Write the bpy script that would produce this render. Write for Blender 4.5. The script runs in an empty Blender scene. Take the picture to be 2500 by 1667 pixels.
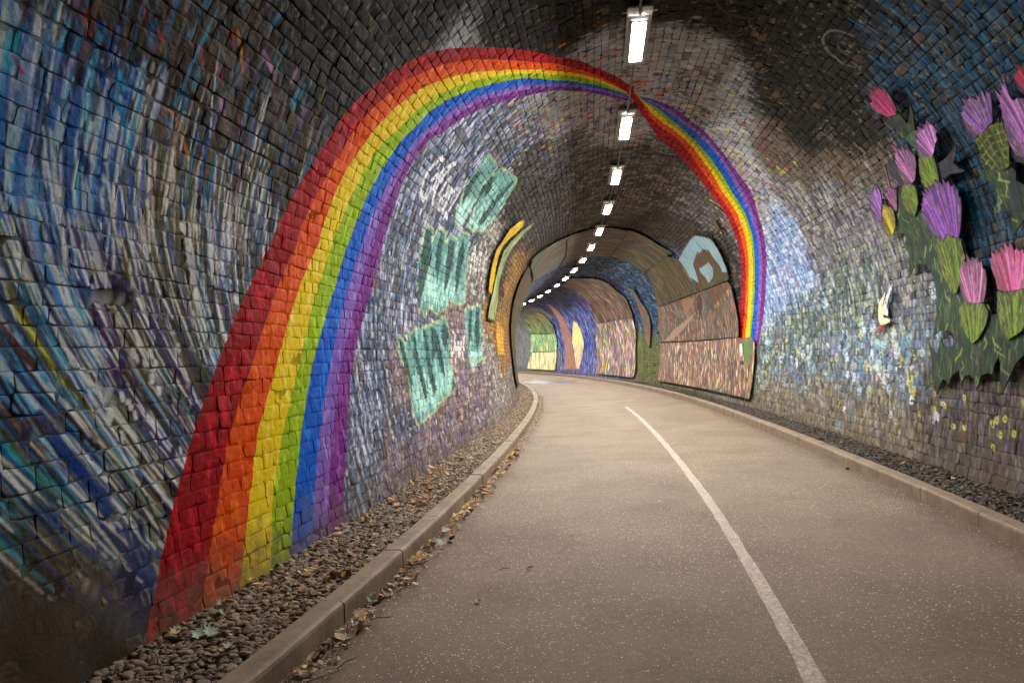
import bpy, math, random
import numpy as np
from mathutils import Matrix, Vector
from mathutils.geometry import delaunay_2d_cdt

# ------------------------------------------------------------------ camera, world, exposure
scene = bpy.context.scene
col = scene.collection
rng = np.random.default_rng(7)
random.seed(7)

CAM_H = 1.3139
PITCH, ROLL = 0.020817, 0.036116
cp, sp, cr, sr = math.cos(PITCH), math.sin(PITCH), math.cos(ROLL), math.sin(ROLL)
CAM_RIGHT = np.array([cr, sr * sp, -sr * cp])
CAM_UP = np.array([sr, -cr * sp, cr * cp])
CAM_FWD = np.array([0.0, cp, sp])
cam = bpy.data.cameras.new('camera')
cam.sensor_width = 36.0
cam.lens = 24.433
cam.clip_start = 0.05
cam.clip_end = 2000.0
cam_obj = bpy.data.objects.new('camera', cam)
col.objects.link(cam_obj)
cam_obj.matrix_world = Matrix(((CAM_RIGHT[0], CAM_UP[0], -CAM_FWD[0], 0.0),
                               (CAM_RIGHT[1], CAM_UP[1], -CAM_FWD[1], 0.0),
                               (CAM_RIGHT[2], CAM_UP[2], -CAM_FWD[2], CAM_H),
                               (0, 0, 0, 1)))
scene.camera = cam_obj

world = bpy.data.worlds.new('World')
scene.world = world
world.use_nodes = True
wn = world.node_tree
wn.nodes.clear()
w_out = wn.nodes.new('ShaderNodeOutputWorld')
w_bg = wn.nodes.new('ShaderNodeBackground')
w_sky = wn.nodes.new('ShaderNodeTexSky')
w_sky.sky_type = 'NISHITA'
w_sky.sun_disc = False
w_sky.sun_elevation = math.radians(12)
w_sky.sun_rotation = math.radians(200)
w_bg.inputs['Strength'].default_value = 0.03
wn.links.new(w_sky.outputs[0], w_bg.inputs['Color'])
wn.links.new(w_bg.outputs[0], w_out.inputs['Surface'])

scene.view_settings.view_transform = 'Standard'
scene.view_settings.look = 'None'
scene.view_settings.exposure = 0.0
scene.view_settings.gamma = 1.0
scene.view_settings.use_curve_mapping = False
scene.cycles.use_denoising = True
scene.cycles.max_bounces = 7
scene.cycles.diffuse_bounces = 5
scene.cycles.glossy_bounces = 3
scene.cycles.sample_clamp_indirect = 6.0

LAMP_RADIANCE = 600.0

# ------------------------------------------------------------------ traced layout, in metres along and around the tunnel
RAIN_LEFT=[
[(2.614,0.098),(2.805,0.431),(2.962,0.69),(3.147,0.964),(3.489,1.423),(4.003,2.074),(4.082,2.212),(4.138,2.334),(4.324,2.637),(4.452,2.893),(4.567,3.155),(4.726,3.385),(4.895,3.599),(5.085,3.811),(5.36,4.036),(5.733,4.273),(6.174,4.536),(6.527,4.755),(6.926,4.972),(7.342,5.264),(7.749,5.478),(8.137,5.712),(8.432,5.849)],
[(3.032,0.114),(3.156,0.326),(3.312,0.617),(3.482,0.932),(3.857,1.423),(4.353,2.12),(4.391,2.265),(4.479,2.402),(4.633,2.712),(4.749,2.991),(4.808,3.14),(4.982,3.4),(5.146,3.621),(5.385,3.848),(5.633,4.043),(5.915,4.23),(6.374,4.501),(6.748,4.727),(7.093,4.965),(7.587,5.257),(7.948,5.478),(8.277,5.671),(8.571,5.794)],
[(3.355,0.082),(3.459,0.244),(3.613,0.553),(3.779,0.892),(4.164,1.423),(4.46,1.853),(4.688,2.174),(4.766,2.455),(4.881,2.78),(5.045,3.08),(5.101,3.207),(5.245,3.43),(5.45,3.672),(5.77,3.949),(6.108,4.18),(6.45,4.394),(6.798,4.628),(7.278,4.951),(7.686,5.25),(7.96,5.43),(8.304,5.622),(8.584,5.774)],
[(3.687,0.09),(3.748,0.155),(3.876,0.504),(4.093,0.86),(4.41,1.286),(4.762,1.876),(4.945,2.212),(5.069,2.516),(5.203,2.863),(5.353,3.177),(5.486,3.304),(5.633,3.548),(5.844,3.804),(6.154,4.079),(6.547,4.373),(6.88,4.614),(7.369,4.944),(7.846,5.298),(8.113,5.478),(8.435,5.671),(8.609,5.787)],
[(3.963,0.082),(4.151,0.447),(4.354,0.827),(4.621,1.286),(5.084,1.906),(5.246,2.25),(5.372,2.576),(5.523,2.953),(5.672,3.289),(5.761,3.393),(5.886,3.65),(6.068,3.848),(6.349,4.086),(6.678,4.352),(6.981,4.6),(7.495,4.93),(7.983,5.291),(8.234,5.478),(8.511,5.677),(8.668,5.801)],
[(4.262,0.082),(4.414,0.391),(4.642,0.795),(4.943,1.278),(5.36,1.937),(5.544,2.295),(5.644,2.637),(5.815,3.028),(5.941,3.378),(6.195,3.709),(6.396,3.935),(6.505,4.072),(6.836,4.316),(7.118,4.586),(7.591,4.923),(8.063,5.291),(8.338,5.485),(8.599,5.677),(8.795,5.835)],
[(4.882,0.106),(4.917,0.285),(5.155,0.73),(5.404,1.262),(5.952,1.99),(6.07,2.379),(6.091,2.728),(6.1,3.11),(6.221,3.474),(6.402,3.584),(6.617,3.833),(6.796,4.014),(7.077,4.273),(7.407,4.543),(7.78,4.909),(8.26,5.291),(8.514,5.485),(8.769,5.684),(8.952,5.877)]]
RAIN_RIGHT=[
[(8.915,5.897),(9.352,6.028),(9.86,6.179),(10.475,6.371),(11.035,6.71),(11.553,7.03),(11.955,7.297),(12.223,7.531),(12.652,8.026),(13.123,8.466),(13.66,8.889),(14.283,9.303),(14.882,9.744),(15.204,10.217),(15.317,10.526)],
[(8.939,6.0),(9.264,6.076),(9.538,6.151),(10.037,6.378),(10.317,6.613),(10.848,6.897),(11.446,7.212),(12.002,7.616),(12.389,8.099),(12.867,8.517),(13.375,8.927),(13.996,9.333),(14.5,9.774),(14.912,10.233),(15.019,10.526)],
[(8.97,6.014),(9.479,6.192),(9.851,6.399),(10.08,6.578),(10.512,6.876),(11.006,7.17),(11.818,7.695),(12.181,8.157),(12.641,8.562),(13.215,8.957),(13.836,9.348),(14.317,9.782),(14.689,10.24),(14.762,10.534)],
[(8.956,6.021),(9.325,6.22),(9.793,6.461),(10.031,6.654),(10.419,6.925),(10.974,7.247),(11.648,7.759),(11.968,8.216),(12.398,8.614),(12.966,8.994),(13.54,9.386),(14.049,9.805),(14.385,10.248),(14.453,10.534)],
[(8.914,6.028),(9.259,6.254),(9.637,6.461),(9.954,6.675),(10.392,6.981),(10.874,7.332),(11.517,7.81),(11.856,8.245),(12.317,8.628),(12.883,9.002),(13.443,9.394),(13.896,9.812),(14.31,10.248),(14.393,10.534)],
[(8.882,6.0),(9.121,6.186),(9.403,6.413),(9.746,6.668),(10.032,6.939),(10.371,7.226),(10.867,7.566),(11.301,7.889),(11.703,8.289),(12.133,8.666),(12.66,9.039),(13.213,9.417),(13.664,9.828),(13.974,10.263),(14.039,10.542)],
[(8.797,5.966),(8.922,6.144),(9.153,6.433),(9.56,6.751),(9.801,6.988),(10.253,7.325),(10.626,7.68),(10.909,8.019),(11.368,8.377),(11.786,8.74),(12.242,9.099),(12.779,9.462),(13.197,9.866),(13.584,10.278),(13.813,10.582)]]
THISTLE_A=[
('leaf_board','green',[(7.146,9.077),(7.064,9.069),(7.141,9.182),(7.147,9.303),(7.078,9.348),(6.926,9.356),(6.856,9.455),(6.763,9.637),(6.356,9.721),(6.344,9.911),(6.404,9.95),(6.483,10.095),(6.471,10.24),(6.291,10.317),(6.116,10.317),(6.079,10.405),(5.971,10.413),(5.96,10.518),(5.821,10.622),(5.663,10.558),(5.541,10.558),(5.545,10.711),(5.667,10.743),(5.762,10.807),(5.821,10.888),(5.941,11.049),(5.97,10.92),(5.965,10.807),(5.99,10.751),(6.047,10.815),(6.071,10.896),(6.148,10.888),(6.235,10.912),(6.301,11.033),(6.344,10.952),(6.42,10.912),(6.496,10.928),(6.532,10.969),(6.548,11.041),(6.564,10.944),(6.597,10.88),(6.697,10.912),(6.747,10.96),(6.771,11.017),(6.821,10.977),(6.887,10.969),(6.948,11.033),(6.983,11.114),(7.016,11.025),(7.065,11.009),(7.156,11.041),(7.236,11.098),(7.16,10.96),(7.106,10.848),(7.119,10.735),(7.17,10.63),(7.096,10.695),(7.004,10.727),(6.934,10.59),(6.87,10.663),(6.762,10.671),(6.658,10.63),(6.677,10.566),(6.779,10.518),(6.909,10.502),(7.07,10.558),(7.041,10.469),(6.997,10.333),(6.979,10.202),(6.98,10.057),(7.03,9.919),(7.1,9.858),(7.212,9.835),(7.347,9.858),(7.501,9.95),(7.43,9.812),(7.36,9.721),(7.416,9.652),(7.483,9.629),(7.402,9.591),(7.313,9.531),(7.34,9.493),(7.426,9.485),(7.422,9.371)]),
('stem','stem',[(6.522,8.688),(6.337,8.68),(6.432,8.792),(6.482,8.889),(6.509,8.889),(6.502,8.814),(6.528,8.747)]),
('leaf','dkgreen',[(6.551,8.436),(6.384,8.458),(6.372,8.517),(6.388,8.591),(6.36,8.599),(6.144,8.473),(6.201,8.547),(6.335,8.68),(6.522,8.688),(6.577,8.673),(6.61,8.628),(6.784,8.547),(6.641,8.599),(6.578,8.599),(6.59,8.525)]),
('flower_head','pinkrose',[(6.539,8.194),(6.45,8.157),(6.376,8.157),(6.331,8.172),(6.342,8.209),(6.273,8.245),(6.276,8.296),(6.307,8.37),(6.346,8.443),(6.406,8.473),(6.536,8.443),(6.595,8.385),(6.647,8.304),(6.632,8.252),(6.573,8.238)]),
('leaf','slate',[(6.29,8.964),(6.299,9.039),(6.153,9.032),(6.033,9.002),(5.926,8.979),(6.004,9.047),(6.086,9.099),(6.051,9.16),(5.994,9.205),(6.099,9.19),(6.21,9.167),(6.324,9.19),(6.386,9.182),(6.328,9.099),(6.311,9.039)]),
('calyx','calyx',[(6.482,8.889),(6.294,8.957),(6.311,9.039),(6.352,9.129),(6.382,9.175),(6.524,9.197),(6.62,9.205),(6.661,9.137),(6.606,9.017)]),
('flower_head','lilacpink',[(6.323,8.703),(6.287,8.688),(6.238,8.703),(6.198,8.71),(6.143,8.688),(6.09,8.703),(6.044,8.732),(6.062,8.77),(6.037,8.792),(6.091,8.822),(6.1,8.859),(6.164,8.882),(6.215,8.919),(6.298,8.964),(6.399,8.934),(6.466,8.889),(6.411,8.8),(6.365,8.747)]),
('leaf','slate',[(6.987,8.762),(6.87,8.829),(6.916,8.912),(6.901,8.964),(6.963,9.047),(7.054,9.054),(7.062,8.987),(7.116,8.904),(7.085,8.829)]),
('calyx','calyx',[(7.018,9.069),(6.933,9.062),(6.833,9.077),(6.794,9.114),(6.796,9.182),(6.858,9.273),(6.949,9.341),(7.02,9.386),(7.071,9.333),(7.139,9.296),(7.129,9.212),(7.078,9.122)]),
('flower_head','pinkblue',[(6.765,8.71),(6.717,8.725),(6.699,8.747),(6.643,8.762),(6.573,8.792),(6.544,8.829),(6.542,8.882),(6.576,8.942),(6.636,8.994),(6.716,9.062),(6.838,9.084),(6.933,9.062),(6.92,8.972),(6.904,8.889),(6.851,8.8)]),
('petal','magenta',[(7.082,8.792),(7.131,8.859),(7.179,8.949),(7.219,9.017),(7.141,9.069),(7.222,9.16),(7.315,9.258),(7.348,9.205),(7.381,9.152),(7.395,9.077),(7.389,9.017),(7.318,9.047)]),
('flower_head','purple',[(7.696,9.002),(7.635,8.987),(7.561,8.934),(7.465,8.912),(7.424,8.964),(7.438,9.009),(7.495,9.092),(7.596,9.182),(7.668,9.273),(7.757,9.288),(7.829,9.212),(7.833,9.167),(7.77,9.084)]),
('calyx','calyxy',[(7.511,9.137),(7.454,9.152),(7.388,9.197),(7.361,9.243),(7.387,9.318),(7.44,9.402),(7.546,9.455),(7.684,9.47),(7.716,9.394),(7.689,9.296),(7.661,9.235)]),
('calyx','calyx',[(6.771,9.652),(6.701,9.637),(6.613,9.675),(6.537,9.629),(6.496,9.69),(6.356,9.721),(6.365,9.812),(6.351,9.904),(6.406,9.927),(6.462,10.011),(6.513,10.095),(6.558,10.171),(6.623,10.194),(6.726,10.087),(6.789,10.003),(6.787,9.873),(6.799,9.766)]),
('flower_head','bigpurple',[(6.69,9.22),(6.599,9.205),(6.508,9.197),(6.399,9.175),(6.344,9.205),(6.279,9.212),(6.244,9.243),(6.234,9.265),(6.183,9.28),(6.2,9.318),(6.159,9.333),(6.177,9.371),(6.164,9.402),(6.208,9.493),(6.263,9.576),(6.315,9.645),(6.379,9.713),(6.421,9.698),(6.503,9.66),(6.55,9.637),(6.617,9.683),(6.684,9.652),(6.759,9.622),(6.823,9.546),(6.849,9.447),(6.863,9.379),(6.766,9.288)]),
('calyx','calyx',[(6.464,10.263),(6.183,10.301),(6.124,10.341),(6.088,10.405),(6.135,10.494),(6.236,10.59),(6.338,10.646),(6.44,10.574),(6.53,10.478),(6.561,10.341)]),
('flower_head','dustypink',[(6.468,10.003),(6.41,9.934),(6.332,9.927),(6.307,9.911),(6.239,9.927),(6.191,9.919),(6.136,9.95),(6.111,9.973),(6.105,10.018),(6.078,10.049),(6.066,10.11),(6.091,10.194),(6.125,10.263),(6.138,10.301),(6.217,10.301),(6.326,10.294),(6.437,10.263),(6.483,10.187),(6.507,10.095)]),
('calyx','calyx',[(5.946,10.225),(5.845,10.248),(5.719,10.225),(5.534,10.248),(5.523,10.478),(5.654,10.558),(5.821,10.622),(5.914,10.55),(5.963,10.437)]),
('flower_head','hotpink',[(5.974,9.973),(5.934,9.919),(5.83,9.904),(5.747,9.889),(5.675,9.896),(5.641,9.927),(5.582,9.95),(5.477,10.011),(5.517,10.233),(5.64,10.24),(5.72,10.24),(5.843,10.24),(5.927,10.21),(5.937,10.125),(5.971,10.064)])]
THISTLE_B=[
('leaf_board','green',[(5.831,9.228),(5.764,9.265),(5.683,9.28),(5.438,9.318),(5.417,9.379),(5.448,9.439),(5.393,9.485),(5.318,9.515),(5.377,9.637),(5.51,9.744),(5.656,9.82),(5.633,9.736),(5.598,9.637),(5.615,9.622),(5.725,9.622),(5.835,9.607),(5.755,9.538),(5.717,9.485),(5.744,9.371),(5.806,9.326),(5.83,9.28)]),
('leaf','dkgreen',[(5.357,9.197),(5.326,9.273),(5.217,9.333),(5.241,9.379),(5.371,9.311),(5.386,9.265)]),
('flower_head','lilacpink',[(5.189,8.792),(5.171,8.837),(5.1,8.792),(5.002,8.71),(5.069,8.807),(5.105,8.919),(5.015,8.934),(4.965,8.979),(5.217,9.333),(5.326,9.273),(5.338,9.175),(5.308,9.062),(5.259,8.972),(5.215,8.882)]),
('flower_head','purple',[(5.669,8.822),(5.594,8.762),(5.506,8.725),(5.453,8.74),(5.403,8.762),(5.372,8.718),(5.38,8.777),(5.34,8.77),(5.307,8.747),(5.312,8.785),(5.251,8.762),(5.25,8.8),(5.311,8.882),(5.386,8.972),(5.459,8.987),(5.555,9.002),(5.632,9.002),(5.675,9.009),(5.687,8.972),(5.714,8.942),(5.686,8.889)]),
('calyx','calyxnet',[(5.698,9.039),(5.589,8.994),(5.459,8.987),(5.391,8.987),(5.382,9.009),(5.302,8.957),(5.333,9.009),(5.293,9.002),(5.321,9.054),(5.326,9.114),(5.351,9.19),(5.416,9.273),(5.444,9.326),(5.53,9.333),(5.671,9.288),(5.723,9.212),(5.699,9.129),(5.684,9.062)]),
('flower_head','redpink',[(4.947,8.785),(4.892,8.747),(4.845,8.747),(4.787,8.77),(4.935,8.942),(4.985,8.897),(4.977,8.829)])]
BIRD=[
('wing','dkgreen',[(8.343,10.148),(8.482,10.179),(8.546,10.248),(8.606,10.309),(8.574,10.325),(8.479,10.248),(8.376,10.294)]),
('body','tan',[(8.343,10.148),(8.196,10.072),(8.117,10.018),(8.149,10.08),(8.195,10.125),(8.238,10.179),(8.203,10.248),(8.244,10.317),(8.062,10.349),(8.08,10.381),(8.222,10.405),(8.333,10.405),(8.391,10.333),(8.376,10.225)]),
('wing','whitewing',[(7.895,9.957),(7.952,10.034),(8.047,10.103),(8.126,10.202),(8.096,10.256),(8.104,10.317),(8.225,10.286),(8.225,10.194),(8.122,10.095),(8.02,10.011)]),
('beak','red',[(8.333,10.405),(8.238,10.405),(8.341,10.502),(8.395,10.494),(8.391,10.445)])]
CROWD=[
('lower','crowd',[(23.978,10.349),(18.865,10.397),(15.051,10.389),(14.864,10.413),(14.023,10.397),(13.851,10.518),(13.887,10.864),(13.952,11.211),(14.086,11.632),(18.041,11.64),(24.203,11.656),(24.138,11.348),(24.056,10.824)]),
('mid','crowdmid',[(23.245,9.122),(18.268,9.122),(14.981,9.152),(14.868,9.28),(14.943,9.538),(14.987,9.789),(14.987,10.125),(15.048,10.373),(18.86,10.365),(23.972,10.309),(23.959,9.721)]),
('sky','landscape',[(21.559,7.867),(18.35,7.867),(17.676,8.121),(16.953,8.019),(16.385,7.983),(15.545,7.911),(14.953,7.925),(14.627,8.048),(14.322,8.201),(14.372,8.414),(14.501,8.658),(14.59,8.844),(14.637,8.919),(14.75,9.099),(14.951,9.129),(18.232,9.099),(23.191,9.092),(22.383,8.392)]),
('upper','darkgreen',[(17.672,6.585),(17.87,7.058),(17.945,7.502),(17.687,7.846),(18.25,7.86),(22.132,7.838),(22.075,7.474),(22.165,7.016),(22.323,6.668),(20.42,6.613)]),
('crown','darkgreen',[(17.873,6.578),(17.739,6.096),(17.691,5.705),(17.636,5.298),(17.523,4.895),(21.608,5.062),(23.691,4.979),(23.43,5.187),(23.275,5.629),(23.005,6.11),(22.384,6.613)]),
('left','darkgreen',[(17.488,4.86),(17.034,4.409),(16.431,3.993),(16.091,3.724),(16.833,3.628),(20.577,3.672),(22.073,4.029),(23.562,4.558),(23.771,4.923),(21.457,5.014)])]
CROWD_LEFT_EDGE=[
(16.777,3.606),
(16.057,3.511),
(16.191,3.207),
(16.174,2.901),
(16.303,2.66),
(17.701,2.105),
(17.977,1.708),
(18.476,1.174),
(19.148,0.472)]
FLOWERS=[
('lower','flowers',[(34.56,9.122),(30.495,9.182),(27.618,9.25),(27.729,9.751),(28.049,10.518),(27.901,11.267),(28.061,11.542),(28.416,11.68),(35.544,11.672),(35.542,10.904),(35.57,9.927)]),
('upper','flowersup',[(34.599,9.084),(27.576,9.228),(27.383,8.927),(27.066,8.429),(27.222,8.121),(27.491,7.925),(27.284,7.474),(27.502,7.205),(27.929,6.897),(28.669,6.53),(28.934,6.117),(32.135,6.138),(32.505,6.627),(33.0,7.226),(33.267,7.752),(33.708,8.23),(34.272,8.703)])]
SPRAY=[
('blade','brown',[(25.4,8.157),(25.003,8.143),(25.155,8.414),(25.235,8.703),(24.993,9.032),(24.932,9.371),(25.302,9.85),(25.683,10.405),(25.918,10.469),(26.091,10.179),(26.278,9.736),(26.009,9.069),(25.68,8.614)])]
MEADOW=[
('lower','meadowlow',[(51.135,10.421),(44.895,10.437),(44.971,11.186),(45.188,11.656),(52.228,11.616),(51.883,10.856)]),
('mid','meadow',[(50.609,9.024),(44.243,9.265),(44.645,9.843),(44.843,10.397),(51.129,10.373),(51.889,10.646)]),
('upper','meadowup',[(49.929,7.738),(45.365,7.219),(44.044,7.767),(44.068,8.539),(44.296,9.212),(50.535,8.972),(50.053,8.304)])]
LEAFSTRIP=[
('blade','yellow',[(11.772,3.811),(12.005,3.884),(12.272,3.826),(12.146,3.658),(11.84,3.459),(11.686,3.274),(11.797,3.051),(12.187,2.743),(12.316,2.463),(11.975,2.493),(11.615,2.825),(11.362,3.163),(11.481,3.334),(11.502,3.584)]),
('blade','palegreen',[(12.915,4.058),(13.002,3.956),(12.739,3.599),(12.626,3.341),(12.693,3.058),(12.832,2.758),(13.334,2.394),(13.275,2.021),(12.389,2.036),(12.413,2.242),(12.497,2.478),(12.291,2.878),(12.033,3.244),(12.323,3.621)])]
FISH=[
('blade','brown',[(13.286,7.911),(13.238,7.954),(13.35,8.085),(13.478,8.172),(13.625,8.106),(13.514,8.005)]),
('fin','yellow',[(13.515,8.179),(13.511,8.267),(13.605,8.23)])]
TEAL=[
[(8.035,3.884),(8.639,3.949),(8.723,3.855),(8.737,3.724),(8.663,3.606),(8.773,3.422),(8.764,3.259),(8.748,3.058),(8.349,3.051),(8.202,3.17),(8.133,3.319),(8.072,3.511),(8.019,3.658),(8.0,3.789)],
[(8.925,3.971),(9.509,4.05),(9.788,4.101),(10.037,4.043),(10.103,3.913),(10.265,3.746),(10.299,3.555),(10.142,3.4),(10.118,3.259),(9.886,3.215),(9.399,3.125),(8.982,3.125),(8.986,3.267),(8.882,3.43),(8.834,3.592),(8.805,3.76),(8.832,3.884)],
[(7.287,2.773),(7.53,2.788),(7.758,2.637),(7.737,2.743),(7.819,2.856),(8.09,2.848),(8.282,2.72),(8.363,2.878),(8.738,2.856),(8.822,2.976),(9.325,3.036),(9.878,2.637),(10.29,2.158),(9.726,2.097),(9.122,2.12),(9.028,2.006),(8.505,1.891),(8.068,1.96),(7.865,1.822),(7.694,1.937),(7.429,2.166),(7.359,2.417)],
[(6.787,1.56),(6.925,1.528),(7.033,1.463),(7.112,1.584),(7.301,1.592),(7.442,1.662),(7.722,1.654),(7.947,1.7),(8.186,1.723),(8.268,1.769),(8.526,1.753),(8.743,1.83),(8.974,1.861),(9.235,1.7),(9.264,1.528),(9.108,1.319),(9.336,1.101),(9.463,0.924),(8.904,0.851),(8.317,0.787),(8.193,0.722),(7.697,0.682),(7.529,0.65),(7.187,0.65),(7.108,0.884),(7.024,1.174),(6.909,1.303),(6.764,1.415)],
[(10.362,2.044),(11.728,2.212),(12.041,1.792),(11.926,1.295),(11.323,1.246),(10.95,1.101),(10.686,1.303),(10.57,1.623)]]
TEAL_DARK=[
[(7.412,2.196),(7.393,2.455),(7.306,2.765),(7.52,2.765),(7.816,2.516),(7.77,2.25),(7.624,1.929)],
[(8.707,2.349),(8.405,2.818),(8.727,2.833),(8.963,2.569),(8.934,2.311),(8.774,2.135)],
[(9.397,2.311),(9.062,2.758),(9.082,2.961),(9.514,2.75),(9.57,2.417),(9.591,2.128)],
[(8.361,2.219),(7.99,2.538),(7.874,2.848),(8.07,2.803),(8.343,2.493)],
[(6.785,1.544),(6.923,1.512),(7.017,1.383),(7.145,1.166),(7.227,1.029),(7.058,1.085),(6.909,1.303)],
[(7.301,1.592),(7.432,1.576),(7.582,1.295),(7.819,0.932),(7.696,0.827),(7.516,1.085),(7.384,1.335)],
[(7.794,1.654),(7.946,1.662),(8.109,1.286),(8.31,0.94),(8.11,0.876),(7.922,1.198)],
[(8.186,1.708),(8.438,1.692),(8.486,1.439),(8.19,1.286)],
[(8.525,1.677),(8.804,1.278),(8.822,1.077),(8.625,1.166),(8.399,1.439)],
[(8.886,1.815),(9.186,1.7),(9.162,1.528),(8.941,1.423),(8.738,1.584)],
[(9.316,1.061),(9.463,0.924),(9.109,0.86)],
[(10.698,2.044),(10.958,2.082),(10.989,1.631),(10.678,1.504)],
[(11.303,2.128),(11.612,2.151),(11.862,1.646),(11.454,1.375),(11.29,1.639)],
[(8.106,3.385),(8.095,3.606),(8.099,3.687),(8.294,3.709),(8.282,3.548),(8.332,3.378),(8.284,3.237)],
[(8.695,3.614),(8.81,3.818),(8.923,3.848),(8.898,3.65),(8.893,3.385),(8.818,3.385)],
[(8.853,3.658),(8.951,3.789),(9.156,3.672),(9.066,3.548)],
[(9.536,3.592),(9.718,3.913),(9.69,4.05),(9.877,4.05),(9.911,3.84),(9.795,3.562)],
[(9.487,3.4),(9.613,3.606),(9.844,3.503),(9.77,3.259),(9.467,3.244)]]
SCRAWL=[
[(6.849,3.43),(6.747,3.415),(6.606,3.244),(6.61,3.118),(6.687,3.006),(6.846,2.983),(6.925,3.036),(6.963,3.155),(6.986,3.304),(7.086,3.43),(7.234,3.511)],
[(7.25,3.503),(7.126,3.326),(7.069,3.17),(7.13,3.066),(7.201,2.998)],
[(6.916,3.304),(6.886,3.252),(6.829,3.2)],
[(7.264,3.148),(7.302,3.282),(7.345,3.371)],
[(7.435,3.013),(7.401,3.118),(7.513,3.215),(7.458,3.282)],
[(7.655,3.021),(7.617,3.125),(7.677,3.259),(7.755,3.341)],
[(7.803,2.983),(7.868,3.088),(7.952,3.274),(7.971,3.489)],
[(7.953,2.991),(7.774,3.043)],
[(6.915,3.14),(7.051,3.163)],
[(10.187,2.607),(10.011,2.825),(9.943,2.983),(10.428,2.705)],
[(10.344,2.901),(10.629,2.629)],
[(10.522,2.953),(10.952,2.614)],
[(10.825,3.051),(11.188,2.75),(11.226,2.592)],
[(9.498,1.685),(9.368,1.536),(9.377,1.359),(9.629,1.496),(9.604,1.646)],
[(9.686,1.496),(9.546,1.142)],
[(9.867,1.536),(9.863,1.311),(10.111,1.568),(10.163,1.311)],
[(10.338,1.639),(10.242,1.286)]]
PAINTED_LEAF=[
[(40.948,7.016),(40.6,7.318),(40.887,8.157),(41.147,8.882),(41.19,9.546),(41.407,10.217),(40.792,10.783),(40.22,11.502),(43.103,11.534),(43.02,10.775),(43.158,9.713),(42.586,8.666),(41.837,7.738)],
[(39.176,8.688),(38.705,8.897),(38.63,9.417),(38.532,10.064),(39.063,10.638),(39.572,11.494),(40.239,11.445),(40.793,10.622),(41.148,9.889),(40.188,9.114)]]
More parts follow.
